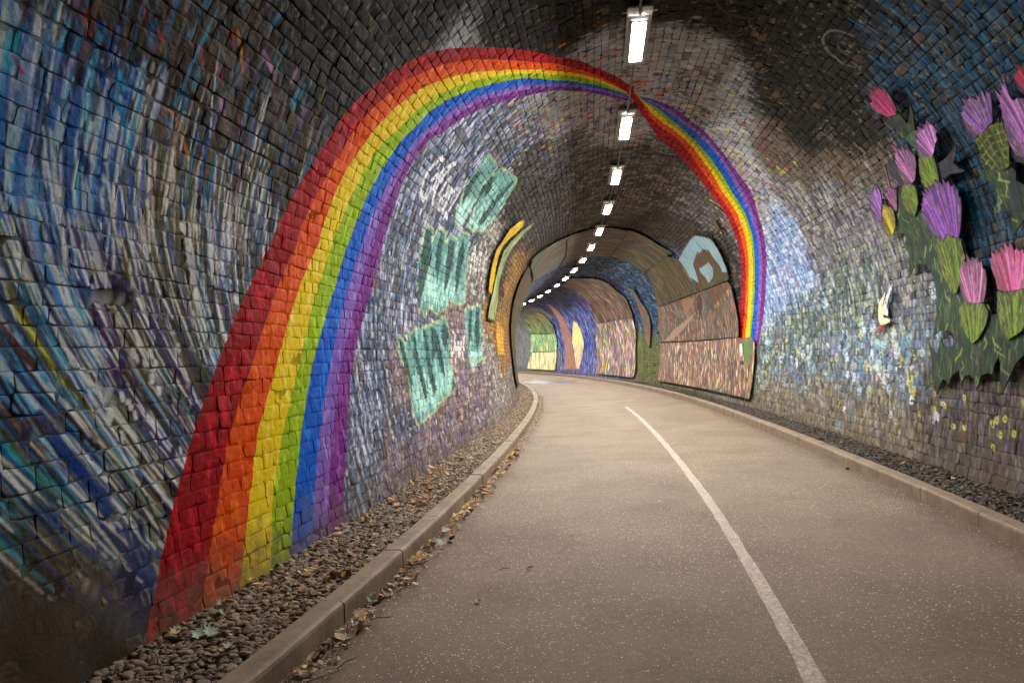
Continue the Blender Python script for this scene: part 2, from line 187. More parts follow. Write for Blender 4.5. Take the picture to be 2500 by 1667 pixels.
ZONES=[
(2.042,2.455,'blue'),
(2.225,2.288,'blue'),
(2.156,1.96,'blue'),
(2.423,2.097,'blue'),
(2.343,1.746,'blue'),
(2.565,2.341,'blue'),
(2.155,1.343,'blue'),
(2.449,1.504,'blue'),
(2.086,1.117,'blue'),
(2.511,1.922,'blue'),
(2.726,2.204,'cream'),
(3.014,2.09,'cream'),
(2.764,1.968,'cream'),
(3.246,1.876,'cream'),
(2.978,1.822,'cream'),
(2.504,0.851,'cream'),
(2.346,0.682,'cream'),
(2.311,0.884,'cream'),
(2.697,1.662,'streak'),
(2.562,1.471,'streak'),
(2.979,1.6,'streak'),
(2.821,1.423,'streak'),
(3.251,1.616,'streak'),
(3.057,1.319,'streak'),
(2.75,1.23,'streak'),
(2.883,1.125,'streak'),
(2.651,1.037,'streak'),
(2.989,0.997,'streak'),
(3.542,2.006,'streak'),
(3.824,1.945,'streak'),
(3.353,2.151,'streak'),
(3.623,2.372,'streak'),
(2.061,1.005,'teal'),
(2.189,1.061,'teal'),
(2.112,0.843,'teal'),
(2.077,1.731,'teal'),
(2.48,1.021,'cream2'),
(2.57,0.803,'cream2'),
(2.666,0.601,'cream2'),
(2.562,0.455,'cream2'),
(2.042,0.536,'dirt'),
(2.188,0.569,'dirt'),
(2.207,0.309,'dirt'),
(1.994,0.342,'dirt'),
(2.381,0.244,'dirt'),
(2.167,0.682,'dirt'),
(2.566,0.122,'dirt'),
(2.468,2.788,'brick'),
(2.174,2.697,'brick'),
(2.822,2.712,'brick'),
(3.164,2.697,'brick'),
(3.534,2.584,'brick'),
(3.153,2.976,'brick'),
(3.612,2.856,'brick'),
(2.683,2.773,'brick'),
(3.95,2.523,'brick'),
(2.406,2.637,'brick'),
(3.681,3.363,'soot'),
(4.147,3.481,'soot'),
(4.171,3.709,'soot'),
(4.911,4.029,'soot'),
(5.62,4.48,'soot'),
(6.431,5.007,'soot'),
(6.298,5.416,'soot'),
(6.561,6.186,'soot'),
(6.437,6.537,'soot'),
(6.63,6.96,'soot'),
(6.373,7.283,'soot'),
(6.387,7.702,'soot'),
(7.198,7.795,'soot'),
(7.529,7.41,'soot'),
(5.735,7.638,'soot'),
(8.03,8.085,'soot'),
(7.415,8.348,'soot'),
(6.984,7.17,'soot'),
(5.514,8.121,'bluedark'),
(5.144,8.282,'bluedark'),
(5.133,8.621,'bluedark'),
(4.712,8.458,'bluedark'),
(6.12,8.525,'bluedark'),
(5.686,8.718,'bluedark'),
(6.413,9.114,'bluedark'),
(6.109,9.424,'bluedark'),
(5.867,9.751,'bluedark'),
(6.559,9.622,'bluedark'),
(5.664,7.918,'bluedark'),
(5.516,4.194,'pale'),
(7.246,5.54,'pale'),
(8.098,6.117,'pale'),
(8.643,6.564,'pale'),
(7.248,6.131,'pale'),
(8.034,5.402,'pale'),
(9.308,7.044,'pale'),
(10.05,7.523,'pale'),
(10.457,8.019,'pale'),
(7.87,6.828,'pale'),
(8.203,4.593,'pale'),
(8.571,5.132,'pale'),
(9.702,5.691,'pale'),
(8.601,5.45,'pale'),
(9.821,6.041,'pale'),
(11.263,8.532,'pale'),
(7.562,6.592,'pale'),
(12.112,5.423,'swirl'),
(12.468,6.247,'swirl'),
(12.503,6.925,'swirl'),
(10.445,4.937,'swirl'),
(11.381,6.419,'swirl'),
(14.322,5.739,'swirl'),
(15.111,6.419,'swirl'),
(13.337,7.502,'swirl'),
(6.728,2.644,'greyblue'),
(6.551,2.044,'greyblue'),
(5.865,1.616,'greyblue'),
(7.439,3.964,'greyblue'),
(7.349,3.548,'greyblue'),
(8.432,4.244,'greyblue'),
(6.355,3.555,'greyblue'),
(7.329,2.848,'greyblue'),
(5.77,1.077,'greyblue'),
(5.796,0.536,'greyblue'),
(5.188,0.301,'greyblue'),
(6.876,0.601,'greyblue'),
(8.62,3.833,'greyblue'),
(9.273,3.118,'greyblue'),
(8.971,2.825,'greyblue'),
(6.238,3.043,'greyblue'),
(7.041,0.972,'lilacbrown'),
(8.033,0.722,'lilacbrown'),
(6.936,0.423,'lilacbrown'),
(8.749,0.399,'lilacbrown'),
(6.074,0.391,'lilacbrown'),
(10.086,1.158,'lilacbrown'),
(10.357,0.536,'lilacbrown'),
(11.863,0.908,'lilacbrown'),
(10.233,1.646,'lilacbrown'),
(9.849,4.252,'greydark'),
(11.89,4.635,'greydark'),
(10.693,3.855,'greydark'),
(12.371,4.13,'greydark'),
(12.032,3.17,'greydark'),
(14.028,2.758,'greydark'),
(14.194,4.423,'greydark'),
(16.46,7.311,'greydark'),
(15.74,7.86,'greydark'),
(15.225,8.673,'greydark'),
(15.223,9.265,'greydark'),
(16.25,6.953,'greydark'),
(15.125,1.945,'yelbrown'),
(15.662,1.504,'yelbrown'),
(13.977,2.235,'yelbrown'),
(14.45,2.886,'yelbrown'),
(12.489,1.109,'whitegrey'),
(13.296,0.69,'whitegrey'),
(17.339,0.593,'whitegrey'),
(10.459,3.348,'whitegrey'),
(10.74,3.11,'whitegrey'),
(10.625,2.818,'whitegrey'),
(11.555,8.934,'lilacblue'),
(12.016,9.455,'lilacblue'),
(11.028,9.167,'lilacblue'),
(12.81,9.82,'lilacblue'),
(10.884,9.584,'lilacblue'),
(11.002,8.747,'lilacblue'),
(12.063,10.294,'greengrey'),
(10.811,10.095,'greengrey'),
(9.56,9.843,'greengrey'),
(10.7,10.469,'greengrey'),
(11.263,10.84,'greengrey'),
(13.039,10.856,'greengrey'),
(9.022,10.309,'greengrey'),
(8.626,9.835,'greengrey'),
(9.588,9.032,'greystroke'),
(8.828,9.402,'greystroke'),
(9.598,8.517,'greystroke'),
(8.737,8.755,'greystroke'),
(8.442,9.265,'greystroke'),
(7.811,9.002,'greystroke'),
(7.904,9.736,'greystroke'),
(9.942,9.333,'greystroke'),
(9.276,8.201,'browngrey'),
(8.214,8.443,'browngrey'),
(9.169,7.94,'browngrey'),
(9.069,8.34,'browngrey'),
(7.535,8.777,'browngrey'),
(8.146,8.807,'browngrey'),
(9.592,10.663,'bubble'),
(10.533,10.832,'bubble'),
(8.796,10.663,'bubble'),
(8.118,10.719,'bubble'),
(9.035,11.017,'bubble'),
(7.904,10.977,'bubble'),
(11.452,10.969,'bubble'),
(8.317,10.389,'bubble'),
(7.622,10.59,'bubble'),
(12.461,11.421,'stonegrey'),
(10.441,11.486,'stonegrey'),
(8.977,11.421,'stonegrey'),
(7.826,11.542,'stonegrey'),
(11.325,11.616,'stonegrey'),
(8.421,11.138,'stonegrey'),
(9.563,11.794,'stonegrey'),
(7.005,11.178,'stonepurple'),
(6.624,11.3,'stonepurple'),
(6.16,11.388,'stonepurple'),
(6.949,11.559,'stonepurple'),
(6.021,11.009,'stonepurple'),
(5.778,11.316,'stonepurple'),
(7.405,11.291,'stonepurple'),
(6.241,11.64,'stonepurple'),
(5.733,11.624,'stonepurple'),
(18.642,8.23,'farblue'),
(22.3,8.458,'farblue'),
(21.931,7.602,'farblue'),
(21.952,6.717,'farblue'),
(23.999,9.228,'farblue'),
(26.506,6.509,'farblue'),
(24.983,10.952,'fargreen'),
(25.471,11.551,'fargreen'),
(26.963,10.646,'fargreen'),
(34.323,7.184,'farpurple'),
(40.204,7.023,'farpurple'),
(32.964,6.275,'farpurple'),
(39.898,5.952,'farpurple'),
(30.331,7.205,'farpurple'),
(36.357,10.357,'farvivid'),
(36.459,8.77,'farvivid'),
(41.697,8.987,'farvivid'),
(35.39,11.413,'farvivid'),
(45.302,9.379,'farvivid'),
(32.44,8.591,'farvivid'),
(53.34,10.671,'fargrey'),
(53.465,9.054,'fargrey'),
(49.593,8.179,'fargrey'),
(46.743,7.058,'fargrey')]
PICTURE_FILLS=[
('sky',(112,146,160),[(17.676,8.121),(16.385,7.983),(15.545,7.911),(14.953,7.925),(14.627,8.048),(14.322,8.201),(14.372,8.414),(14.501,8.658),(14.59,8.844),(14.72,8.964),(15.05,8.919),(15.024,8.628),(15.153,8.289),(16.175,8.296),(16.832,8.429),(17.377,8.897),(17.868,8.666)]),
('sky',(92,62,42),[(16.876,8.421),(16.175,8.296),(15.747,8.216),(15.787,8.318),(15.24,8.238),(15.336,8.348),(14.93,8.333),(15.047,8.503),(14.982,8.755),(15.045,9.062),(17.075,9.114),(17.468,9.122),(17.377,8.897)]),
('sky',(112,146,156),[(16.608,8.599),(15.593,8.584),(15.563,8.747),(15.909,8.927),(16.532,9.017),(16.552,8.844),(16.712,8.688)]),
('sky',(60,86,38),[(17.117,8.964),(16.435,9.032),(15.798,8.942),(15.282,9.047),(17.052,9.099)]),
('mid',(62,76,72),[(17.359,9.129),(16.783,9.16),(17.063,9.531),(17.795,9.85),(18.204,9.889),(17.579,9.553)]),
('mid',(58,40,32),[(18.109,9.19),(17.72,9.19),(17.929,9.531),(18.391,9.721),(18.535,9.485)]),
('mid',(98,64,40),[(16.681,9.167),(14.988,9.152),(15.109,9.303),(17.013,9.591),(16.854,9.364)]),
('mid',(132,110,90),[(23.412,10.286),(21.947,9.965),(18.643,9.576),(18.819,9.614),(20.895,10.041),(22.575,10.309)]),
('mid',(128,94,68),[(20.052,9.152),(18.873,9.152),(18.953,9.386),(19.72,9.538),(20.091,9.364)]),
('lower',(66,120,52),[(14.642,10.469),(14.156,10.453),(14.17,10.703),(14.33,10.96),(14.652,10.799)]),
('lower',(200,190,170),[(14.922,10.526),(14.783,10.526),(14.745,10.679),(14.788,10.824),(14.975,10.824)]),
('lower',(170,40,36),[(14.928,10.775),(14.697,10.775),(14.669,10.848),(14.908,10.848)]),
('lower',(50,42,44),[(14.991,10.872),(14.649,10.872),(14.64,10.969),(14.917,10.969)])]
BOLD=[
((112,108,30),0.042,[(2.093,1.654),(2.192,1.496),(2.285,1.359),(2.425,1.206)]),
((190,186,120),0.014,[(2.098,1.584),(2.198,1.471),(2.298,1.327),(2.402,1.214)]),
((205,205,215),0.022,[(2.134,1.769),(2.189,1.692),(2.234,1.6),(2.299,1.504),(2.356,1.415),(2.468,1.286),(2.565,1.174),(2.661,1.077)]),
((46,36,44),0.02,[(2.09,1.383),(2.181,1.278),(2.294,1.166)]),
((60,46,40),0.02,[(2.133,1.375),(2.252,1.23),(2.339,1.158),(2.477,1.013)]),
((90,60,44),0.035,[(2.057,1.496),(2.112,1.431),(2.202,1.351)]),
((118,86,62),0.03,[(2.054,1.182),(2.14,1.077),(2.225,0.989)]),
((42,84,150),0.045,[(2.211,1.158),(2.285,1.061),(2.352,0.964),(2.406,0.916)]),
((30,70,140),0.05,[(2.275,1.069),(2.37,0.948),(2.424,0.868),(2.47,0.803),(2.511,0.722),(2.47,0.625),(2.424,0.561)]),
((52,72,130),0.03,[(2.479,0.625),(2.533,0.512),(2.603,0.382)]),
((52,72,130),0.03,[(2.522,0.633),(2.569,0.504),(2.631,0.374)]),
((52,72,130),0.03,[(2.562,0.633),(2.609,0.504),(2.66,0.374)]),
((52,72,130),0.03,[(2.607,0.633),(2.646,0.504),(2.692,0.374)]),
((52,72,130),0.03,[(2.65,0.642),(2.688,0.504),(2.722,0.366)]),
((52,72,130),0.03,[(2.698,0.642),(2.728,0.504),(2.752,0.366)]),
((56,62,110),0.026,[(2.502,0.447),(2.551,0.366),(2.614,0.244)]),
((56,62,110),0.026,[(2.547,0.439),(2.59,0.35),(2.641,0.236)]),
((56,62,110),0.026,[(2.59,0.423),(2.633,0.334),(2.668,0.228)]),
((56,62,110),0.026,[(2.638,0.407),(2.674,0.326),(2.698,0.22)]),
((56,62,110),0.026,[(2.687,0.399),(2.719,0.309),(2.727,0.204)]),
((40,32,36),0.016,[(2.539,0.843),(2.628,0.738),(2.706,0.609)]),
((40,32,36),0.016,[(2.609,0.876),(2.692,0.763),(2.771,0.609)]),
((40,32,36),0.016,[(2.65,0.9),(2.762,0.738),(2.845,0.536)]),
((40,32,36),0.016,[(2.734,0.924),(2.842,0.763),(2.903,0.609)]),
((84,50,112),0.03,[(2.652,1.295),(2.7,1.391)]),
((84,50,112),0.03,[(2.508,1.592),(2.593,1.439),(2.634,1.303)]),
((84,50,112),0.03,[(2.399,1.914),(2.484,1.761),(2.575,1.669)]),
((84,50,112),0.03,[(2.552,1.868),(2.67,1.7),(2.772,1.584)]),
((205,208,214),0.014,[(2.728,1.968),(2.846,1.853),(2.953,1.7),(3.045,1.576)]),
((205,208,214),0.014,[(3.368,1.99),(3.493,1.822),(3.591,1.616)]),
((205,208,214),0.014,[(3.166,1.929),(3.314,1.731),(3.396,1.544)]),
((48,92,168),0.03,[(2.362,2.735),(2.463,2.644),(2.581,2.516)]),
((48,92,168),0.03,[(2.313,2.257),(2.445,2.174),(2.526,2.12)]),
((48,92,168),0.03,[(2.411,2.584),(2.509,2.432)]),
((48,92,168),0.03,[(2.35,2.303),(2.449,2.151),(2.552,1.975)]),
((48,92,168),0.03,[(2.508,2.204),(2.616,2.135),(2.695,1.998)]),
((70,150,200),0.03,[(2.509,2.501),(2.613,2.417),(2.684,2.295)]),
((70,150,200),0.03,[(2.521,2.592),(2.561,2.546)]),
((198,128,44),0.035,[(2.864,2.561),(2.981,2.501),(3.072,2.379)]),
((198,128,44),0.035,[(3.168,3.073),(3.25,2.998),(3.314,2.923)]),
((200,58,70),0.026,[(2.261,2.75),(2.328,2.682)]),
((200,58,70),0.026,[(2.538,2.901),(2.577,2.856)]),
((200,58,70),0.026,[(2.661,2.848),(2.709,2.818)]),
((200,58,70),0.026,[(2.965,2.893),(3.032,2.795)]),
((200,58,70),0.026,[(3.123,3.058),(3.19,2.998)]),
((200,58,70),0.026,[(3.103,2.863),(3.194,2.803)]),
((200,58,70),0.026,[(2.02,2.47),(2.072,2.425)]),
((180,130,175),0.05,[(3.222,2.72),(3.335,2.607)]),
((180,130,175),0.05,[(3.426,3.073),(3.57,3.021)])]
DOTS=[
(2.381,1.383),
(2.579,1.134),
(2.648,1.045),
(2.822,1.359),
(2.873,1.286),
(2.772,1.383),
(2.75,1.407),
(2.899,1.351),
(2.911,1.23),
(2.737,1.125),
(2.703,1.174),
(2.453,1.319),
(2.866,1.407),
(2.664,1.214),
(3.574,1.822),
(3.633,1.715),
(3.082,1.431),
(3.044,0.924),
(3.073,0.876),
(3.1,2.044)]
DARK_DOTS=[
(2.614,1.431),
(2.777,1.093),
(2.413,1.069),
(2.498,1.005),
(2.995,1.182),
(3.081,1.723),
(2.501,1.723),
(2.683,1.715),
(2.722,1.646),
(2.668,1.815),
(2.498,1.005),
(2.463,1.037),
(2.981,0.924)]
COLUMN=[
((196,150,40),[(14.072,2.021),(15.723,1.914),(15.82,1.343),(14.213,1.383)]),
((140,100,70),[(15.629,2.013),(18.669,1.929),(18.675,1.085),(15.714,1.021)]),
((176,110,50),[(13.833,2.78),(14.007,2.998),(14.698,2.871),(14.855,2.531)])]
# right half of the rainbow leaves the crown through one narrow twist of red
for i in range(1, 7):
    RAIN_RIGHT[i] = [(8.46, 5.84), (8.62, 5.90)] + [q for q in RAIN_RIGHT[i] if q[1] > 5.955]
RAIN_RIGHT[0] = [(8.86, 5.84)] + RAIN_RIGHT[0]

# ------------------------------------------------------------------ tunnel geometry
S_AX = np.arange(-8, 82, 0.02)
KN = np.array([-3, 4, 8, 12, 16, 20, 25, 30, 36.])
KV = np.array([0.02177, 0.01372, 0.00677, 0.00636, 0.00859, 0.00951, 0.00989, 0.00843, 0.00873])
_i0 = int(round(8 / 0.02))
_psi = np.cumsum(np.interp(S_AX, KN, KV)) * 0.02
PSI = _psi - _psi[_i0] - 0.22466
_x = np.cumsum(-np.sin(PSI)) * 0.02
_y = np.cumsum(np.cos(PSI)) * 0.02
AX = _x - _x[_i0] + 0.35673
AY = _y - _y[_i0]
A0, Z0, B0, DB = 2.62, 1.6, 2.92, 0.14

def smooth(a, b, x):
    q = np.clip((np.asarray(x, float) - a) / (b - a), 0, 1)
    return q * q * (3 - 2 * q)

def axis_pos(s, u, z):
    s = np.asarray(s, float)
    c = np.interp(s, S_AX, PSI)
    return np.stack([np.interp(s, S_AX, AX) + u * np.cos(c), np.interp(s, S_AX, AY) + u * np.sin(c),
                     np.zeros_like(s) + z], -1)

_zz = np.linspace(0, Z0, 200)
_hw = A0 - DB * ((Z0 - _zz) / Z0) ** 2
_th = np.linspace(0, math.pi, 1200)[1:-1]
PU = np.concatenate([-_hw, -A0 * np.cos(_th), _hw[::-1]])
PZ = np.concatenate([_zz, Z0 + B0 * np.sin(_th), _zz[::-1]])
PT = np.concatenate([[0], np.cumsum(np.hypot(np.diff(PU), np.diff(PZ)))])
_du, _dz = np.gradient(PU, PT + np.arange(len(PT)) * 1e-9), np.gradient(PZ, PT + np.arange(len(PT)) * 1e-9)
_l = np.hypot(_du, _dz)
PNU, PNZ = _dz / _l, -_du / _l
T_MAX = float(PT[-1])

def surf(s, t, off=0.0):
    """World points of the tunnel lining at s metres along, t metres around, off metres inwards."""
    s = np.asarray(s, float)
    t = np.asarray(t, float)
    q = smooth(8, 16, s)
    a = 1 - 0.07 / 2.62 * q
    uc = -0.06 + 0.03 * q
    u = np.interp(t, PT, PU) * a + uc + np.interp(t, PT, PNU) * off
    z = np.interp(t, PT, PZ) + np.interp(t, PT, PNZ) * off
    return axis_pos(s, u, z)

def project(P):
    d = P - np.array([0, 0, CAM_H])
    dep = d @ CAM_FWD
    dd = np.where(dep > 0.2, dep, 0.2)
    f = 1024 * 24.433 / 36
    return np.stack([512 + f * (d @ CAM_RIGHT) / dd, 341 - f * (d @ CAM_UP) / dd], -1), dep

# ------------------------------------------------------------------ small helpers
def lin(c):
    c = np.asarray(c, float) / 255.0
    return np.where(c <= 0.04045, c / 12.92, ((c + 0.055) / 1.055) ** 2.4)

def vivid(c, k=1.45):
    c = lin(c)
    g = float(c @ np.array([.2126, .7152, .0722]))
    return np.clip(g + (c - g) * k, .004, .9)

def punch(a, mid=.12, k=.55):
    """Widen the tonal range of laid paint: light pigments lighter, dark ones darker."""
    l = a @ np.array([.2126, .7152, .0722], np.float32)
    a *= np.clip((np.maximum(l, .002) / mid) ** k, .22, 1.9)[..., None]
    np.clip(a, .003, .88, out=a)

def tag(o, label=None, cat=None, group=None, kind=None):
    if label:
        o['label'] = label
    if cat:
        o['category'] = cat
    if group:
        o['group'] = group
    if kind:
        o['kind'] = kind
    return o

def empty(name, loc):
    o = bpy.data.objects.new(name, None)
    o.empty_display_size = 0.1
    col.objects.link(o)
    o.location = [float(v) for v in loc]
    return o

def link(name, me, mat=None, parent=None):
    if mat is not None and not me.materials:
        me.materials.append(mat)
    o = bpy.data.objects.new(name, me)
    col.objects.link(o)
    if parent is not None:
        o.parent = parent
        if parent.type == 'EMPTY':
            o.matrix_parent_inverse = Matrix.Translation(-parent.location)
    return o

def mesh_np(name, V, quads=None, tris=None, smooth_shade=True, point_attrs=None):
    """Mesh straight from arrays; point_attrs: {name: (n,3) colour or (n,) float}."""
    me = bpy.data.meshes.new(name)
    V = np.ascontiguousarray(V, np.float32)
    nq = 0 if quads is None else len(quads)
    nt = 0 if tris is None else len(tris)
    loops = np.concatenate([np.asarray(quads, np.int32).ravel() if nq else np.zeros(0, np.int32),
                            np.asarray(tris, np.int32).ravel() if nt else np.zeros(0, np.int32)])
    me.vertices.add(len(V))
    me.vertices.foreach_set('co', V.ravel())
    me.loops.add(len(loops))
    me.loops.foreach_set('vertex_index', loops)
    me.polygons.add(nq + nt)
    ls = np.concatenate([np.arange(nq) * 4, nq * 4 + np.arange(nt) * 3]).astype(np.int32)
    me.polygons.foreach_set('loop_start', ls)
    me.polygons.foreach_set('use_smooth', np.full(nq + nt, smooth_shade, bool))
    me.update(calc_edges=True)
    point_attrs = dict(point_attrs or {})
    if 'rainbow' in point_attrs:
        point_attrs['rainbow_mask'] = np.minimum(point_attrs['rainbow'], 6 - point_attrs['rainbow'])
    for k, v in point_attrs.items():
        v = np.asarray(v, np.float32)
        if v.ndim == 2:
            a = me.attributes.new(k, 'FLOAT_COLOR', 'POINT')
            a.data.foreach_set('color', np.concatenate([v, np.ones((len(v), 1), np.float32)], 1).ravel())
        else:
            a = me.attributes.new(k, 'FLOAT', 'POINT')
            a.data.foreach_set('value', v)
    return me

class Geo:
    """Collects loose pieces and builds one mesh from them."""
    def __init__(self):
        self.v, self.f = [], []
    def add(self, v, f):
        n = len(self.v)
        self.v += [tuple(map(float, p)) for p in v]
        self.f += [tuple(i + n for i in q) for q in f]
    def box(self, c, sx, sy, sz, R=None, taper=1.0):
        v = []
        for z in (-1, 1):
            k = 1.0 if z > 0 else taper
            for x, y in ((-1, -1), (1, -1), (1, 1), (-1, 1)):
                p = np.array([x * sx * k / 2, y * sy * k / 2, z * sz / 2])
                v.append(np.asarray(c) + (R @ p if R is not None else p))
        self.add(v, [(0, 3, 2, 1), (4, 5, 6, 7), (0, 1, 5, 4), (1, 2, 6, 5), (2, 3, 7, 6), (3, 0, 4, 7)])
    def tube(self, pts, r, n=8):
        pts = [np.asarray(p, float) for p in pts]
        rs = r if hasattr(r, '__len__') else [r] * len(pts)
        v, f = [], []
        for i, p in enumerate(pts):
            d = pts[min(i + 1, len(pts) - 1)] - pts[max(i - 1, 0)]
            d /= np.linalg.norm(d) + 1e-9
            a = np.cross(d, [0.31, 0.2, 0.93]); a /= np.linalg.norm(a)
            b = np.cross(d, a)
            for k in range(n):
                w = 2 * math.pi * k / n
                v.append(p + rs[i] * (math.cos(w) * a + math.sin(w) * b))
        for i in range(len(pts) - 1):
            for k in range(n):
                f.append((i * n + k, i * n + (k + 1) % n, (i + 1) * n + (k + 1) % n, (i + 1) * n + k))
        f.append(tuple(range(n))[::-1])
        f.append(tuple((len(pts) - 1) * n + k for k in range(n)))
        self.add(v, f)
    def mesh(self, name, smooth_shade=False):
        me = bpy.data.meshes.new(name)
        me.from_pydata(self.v, [], self.f)
        if smooth_shade:
            me.polygons.foreach_set('use_smooth', [True] * len(me.polygons))
        me.update()
        return me
    def build(self, name, mat, parent=None, bevel=0.0, smooth_shade=False):
        o = link(name, self.mesh(name, smooth_shade), mat, parent)
        if bevel:
            m = o.modifiers.new('bevel', 'BEVEL')
            m.width = bevel
            m.segments = 2
            m.limit_method = 'ANGLE'
        return o

_NG = rng.random((512, 512))
def vnoise(x, y):
    """Smooth value noise, 0..1, cell size 1."""
    x0, y0 = np.floor(x).astype(int), np.floor(y).astype(int)
    fx, fy = x - x0, y - y0
    fx, fy = fx * fx * (3 - 2 * fx), fy * fy * (3 - 2 * fy)
    a, b = _NG[x0 % 512, y0 % 512], _NG[(x0 + 1) % 512, y0 % 512]
    c, d = _NG[x0 % 512, (y0 + 1) % 512], _NG[(x0 + 1) % 512, (y0 + 1) % 512]
    return (a * (1 - fx) + b * fx) * (1 - fy) + (c * (1 - fx) + d * fx) * fy

def in_poly(poly, x, y):
    poly = np.asarray(poly, float)
    ins = np.zeros(np.shape(x), bool)
    n = len(poly)
    for i in range(n):
        (x0, y0), (x1, y1) = poly[i], poly[(i + 1) % n]
        c = ((y0 > y) != (y1 > y))
        if y1 != y0:
            ins ^= c & (x < (x1 - x0) * (y - y0) / (y1 - y0) + x0)
    return ins

# ------------------------------------------------------------------ brush-stroke canvas (paint laid out on the lining, in metres)
class Canvas:
    def __init__(self, s0, s1, t0, t1, ds, dt=None):
        self.s0, self.t0, self.ds, self.dt = s0, t0, ds, dt or ds
        self.ns, self.nt = int((s1 - s0) / ds) + 2, int((t1 - t0) / self.dt) + 2
        self.a = np.zeros((self.nt, self.ns, 3), np.float32)
        self.gs = s0 + np.arange(self.ns) * ds
        self.gt = t0 + np.arange(self.nt) * self.dt
    def win(self, s_lo, s_hi, t_lo, t_hi):
        i0, i1 = max(0, int((s_lo - self.s0) / self.ds)), min(self.ns, int((s_hi - self.s0) / self.ds) + 2)
        j0, j1 = max(0, int((t_lo - self.t0) / self.dt)), min(self.nt, int((t_hi - self.t0) / self.dt) + 2)
        return i0, i1, j0, j1
    def line(self, p, q, w, c, alpha=1.0, taper=0.0, soft=None):
        soft = soft or max(self.ds, 0.15 * w)
        r = w / 2 + soft
        i0, i1, j0, j1 = self.win(min(p[0], q[0]) - r, max(p[0], q[0]) + r, min(p[1], q[1]) - r, max(p[1], q[1]) + r)
        if i1 <= i0 or j1 <= j0:
            return
        S, T = self.gs[None, i0:i1], self.gt[j0:j1, None]
        dx, dy = q[0] - p[0], q[1] - p[1]
        L = dx * dx + dy * dy + 1e-12
        k = np.clip(((S - p[0]) * dx + (T - p[1]) * dy) / L, 0, 1)
        d = np.hypot(S - p[0] - k * dx, T - p[1] - k * dy)
        hw = w / 2 * (1 - taper * np.abs(2 * k - 1) ** 2)
        m = (np.clip((hw - d) / soft + 0.5, 0, 1) * alpha)[..., None].astype(np.float32)
        A = self.a[j0:j1, i0:i1]
        A += (np.asarray(c, np.float32) - A) * m
    def path(self, pts, w, c, alpha=1.0):
        for a, b in zip(pts[:-1], pts[1:]):
            self.line(a, b, w, c, alpha)
    def ring(self, p, r, w, c, alpha=0.9, a0=0.0, a1=6.3):
        i0, i1, j0, j1 = self.win(p[0] - r - w, p[0] + r + w, p[1] - r - w, p[1] + r + w)
        if i1 <= i0 or j1 <= j0:
            return
        S, T = self.gs[None, i0:i1] - p[0], self.gt[j0:j1, None] - p[1]
        d = np.abs(np.hypot(S, T) - r)
        ang = np.arctan2(T, S) % 6.2832
        ok = ((ang - a0) % 6.2832) < (a1 - a0)
        m = (np.clip((w / 2 - d) / self.ds + 0.5, 0, 1) * alpha * ok)[..., None].astype(np.float32)
        A = self.a[j0:j1, i0:i1]
        A += (np.asarray(c, np.float32) - A) * m
    def fill(self, poly, c, alpha=1.0):
        p = np.asarray(poly, float)
        i0, i1, j0, j1 = self.win(p[:, 0].min(), p[:, 0].max(), p[:, 1].min(), p[:, 1].max())
        if i1 <= i0 or j1 <= j0:
            return
        S, T = np.meshgrid(self.gs[i0:i1], self.gt[j0:j1])
        m = (in_poly(p, S, T) * alpha)[..., None].astype(np.float32)
        A = self.a[j0:j1, i0:i1]
        A += (np.asarray(c, np.float32) - A) * m
    def sample(self, s, t):
        x = np.clip((np.asarray(s) - self.s0) / self.ds, 0, self.ns - 1.001)
        y = np.clip((np.asarray(t) - self.t0) / self.dt, 0, self.nt - 1.001)
        i, j = x.astype(int), y.astype(int)
        fx, fy = (x - i)[:, None], (y - j)[:, None]
        a = self.a
        return (a[j, i] * (1 - fx) + a[j, i + 1] * fx) * (1 - fy) + (a[j + 1, i] * (1 - fx) + a[j + 1, i + 1] * fx) * fy

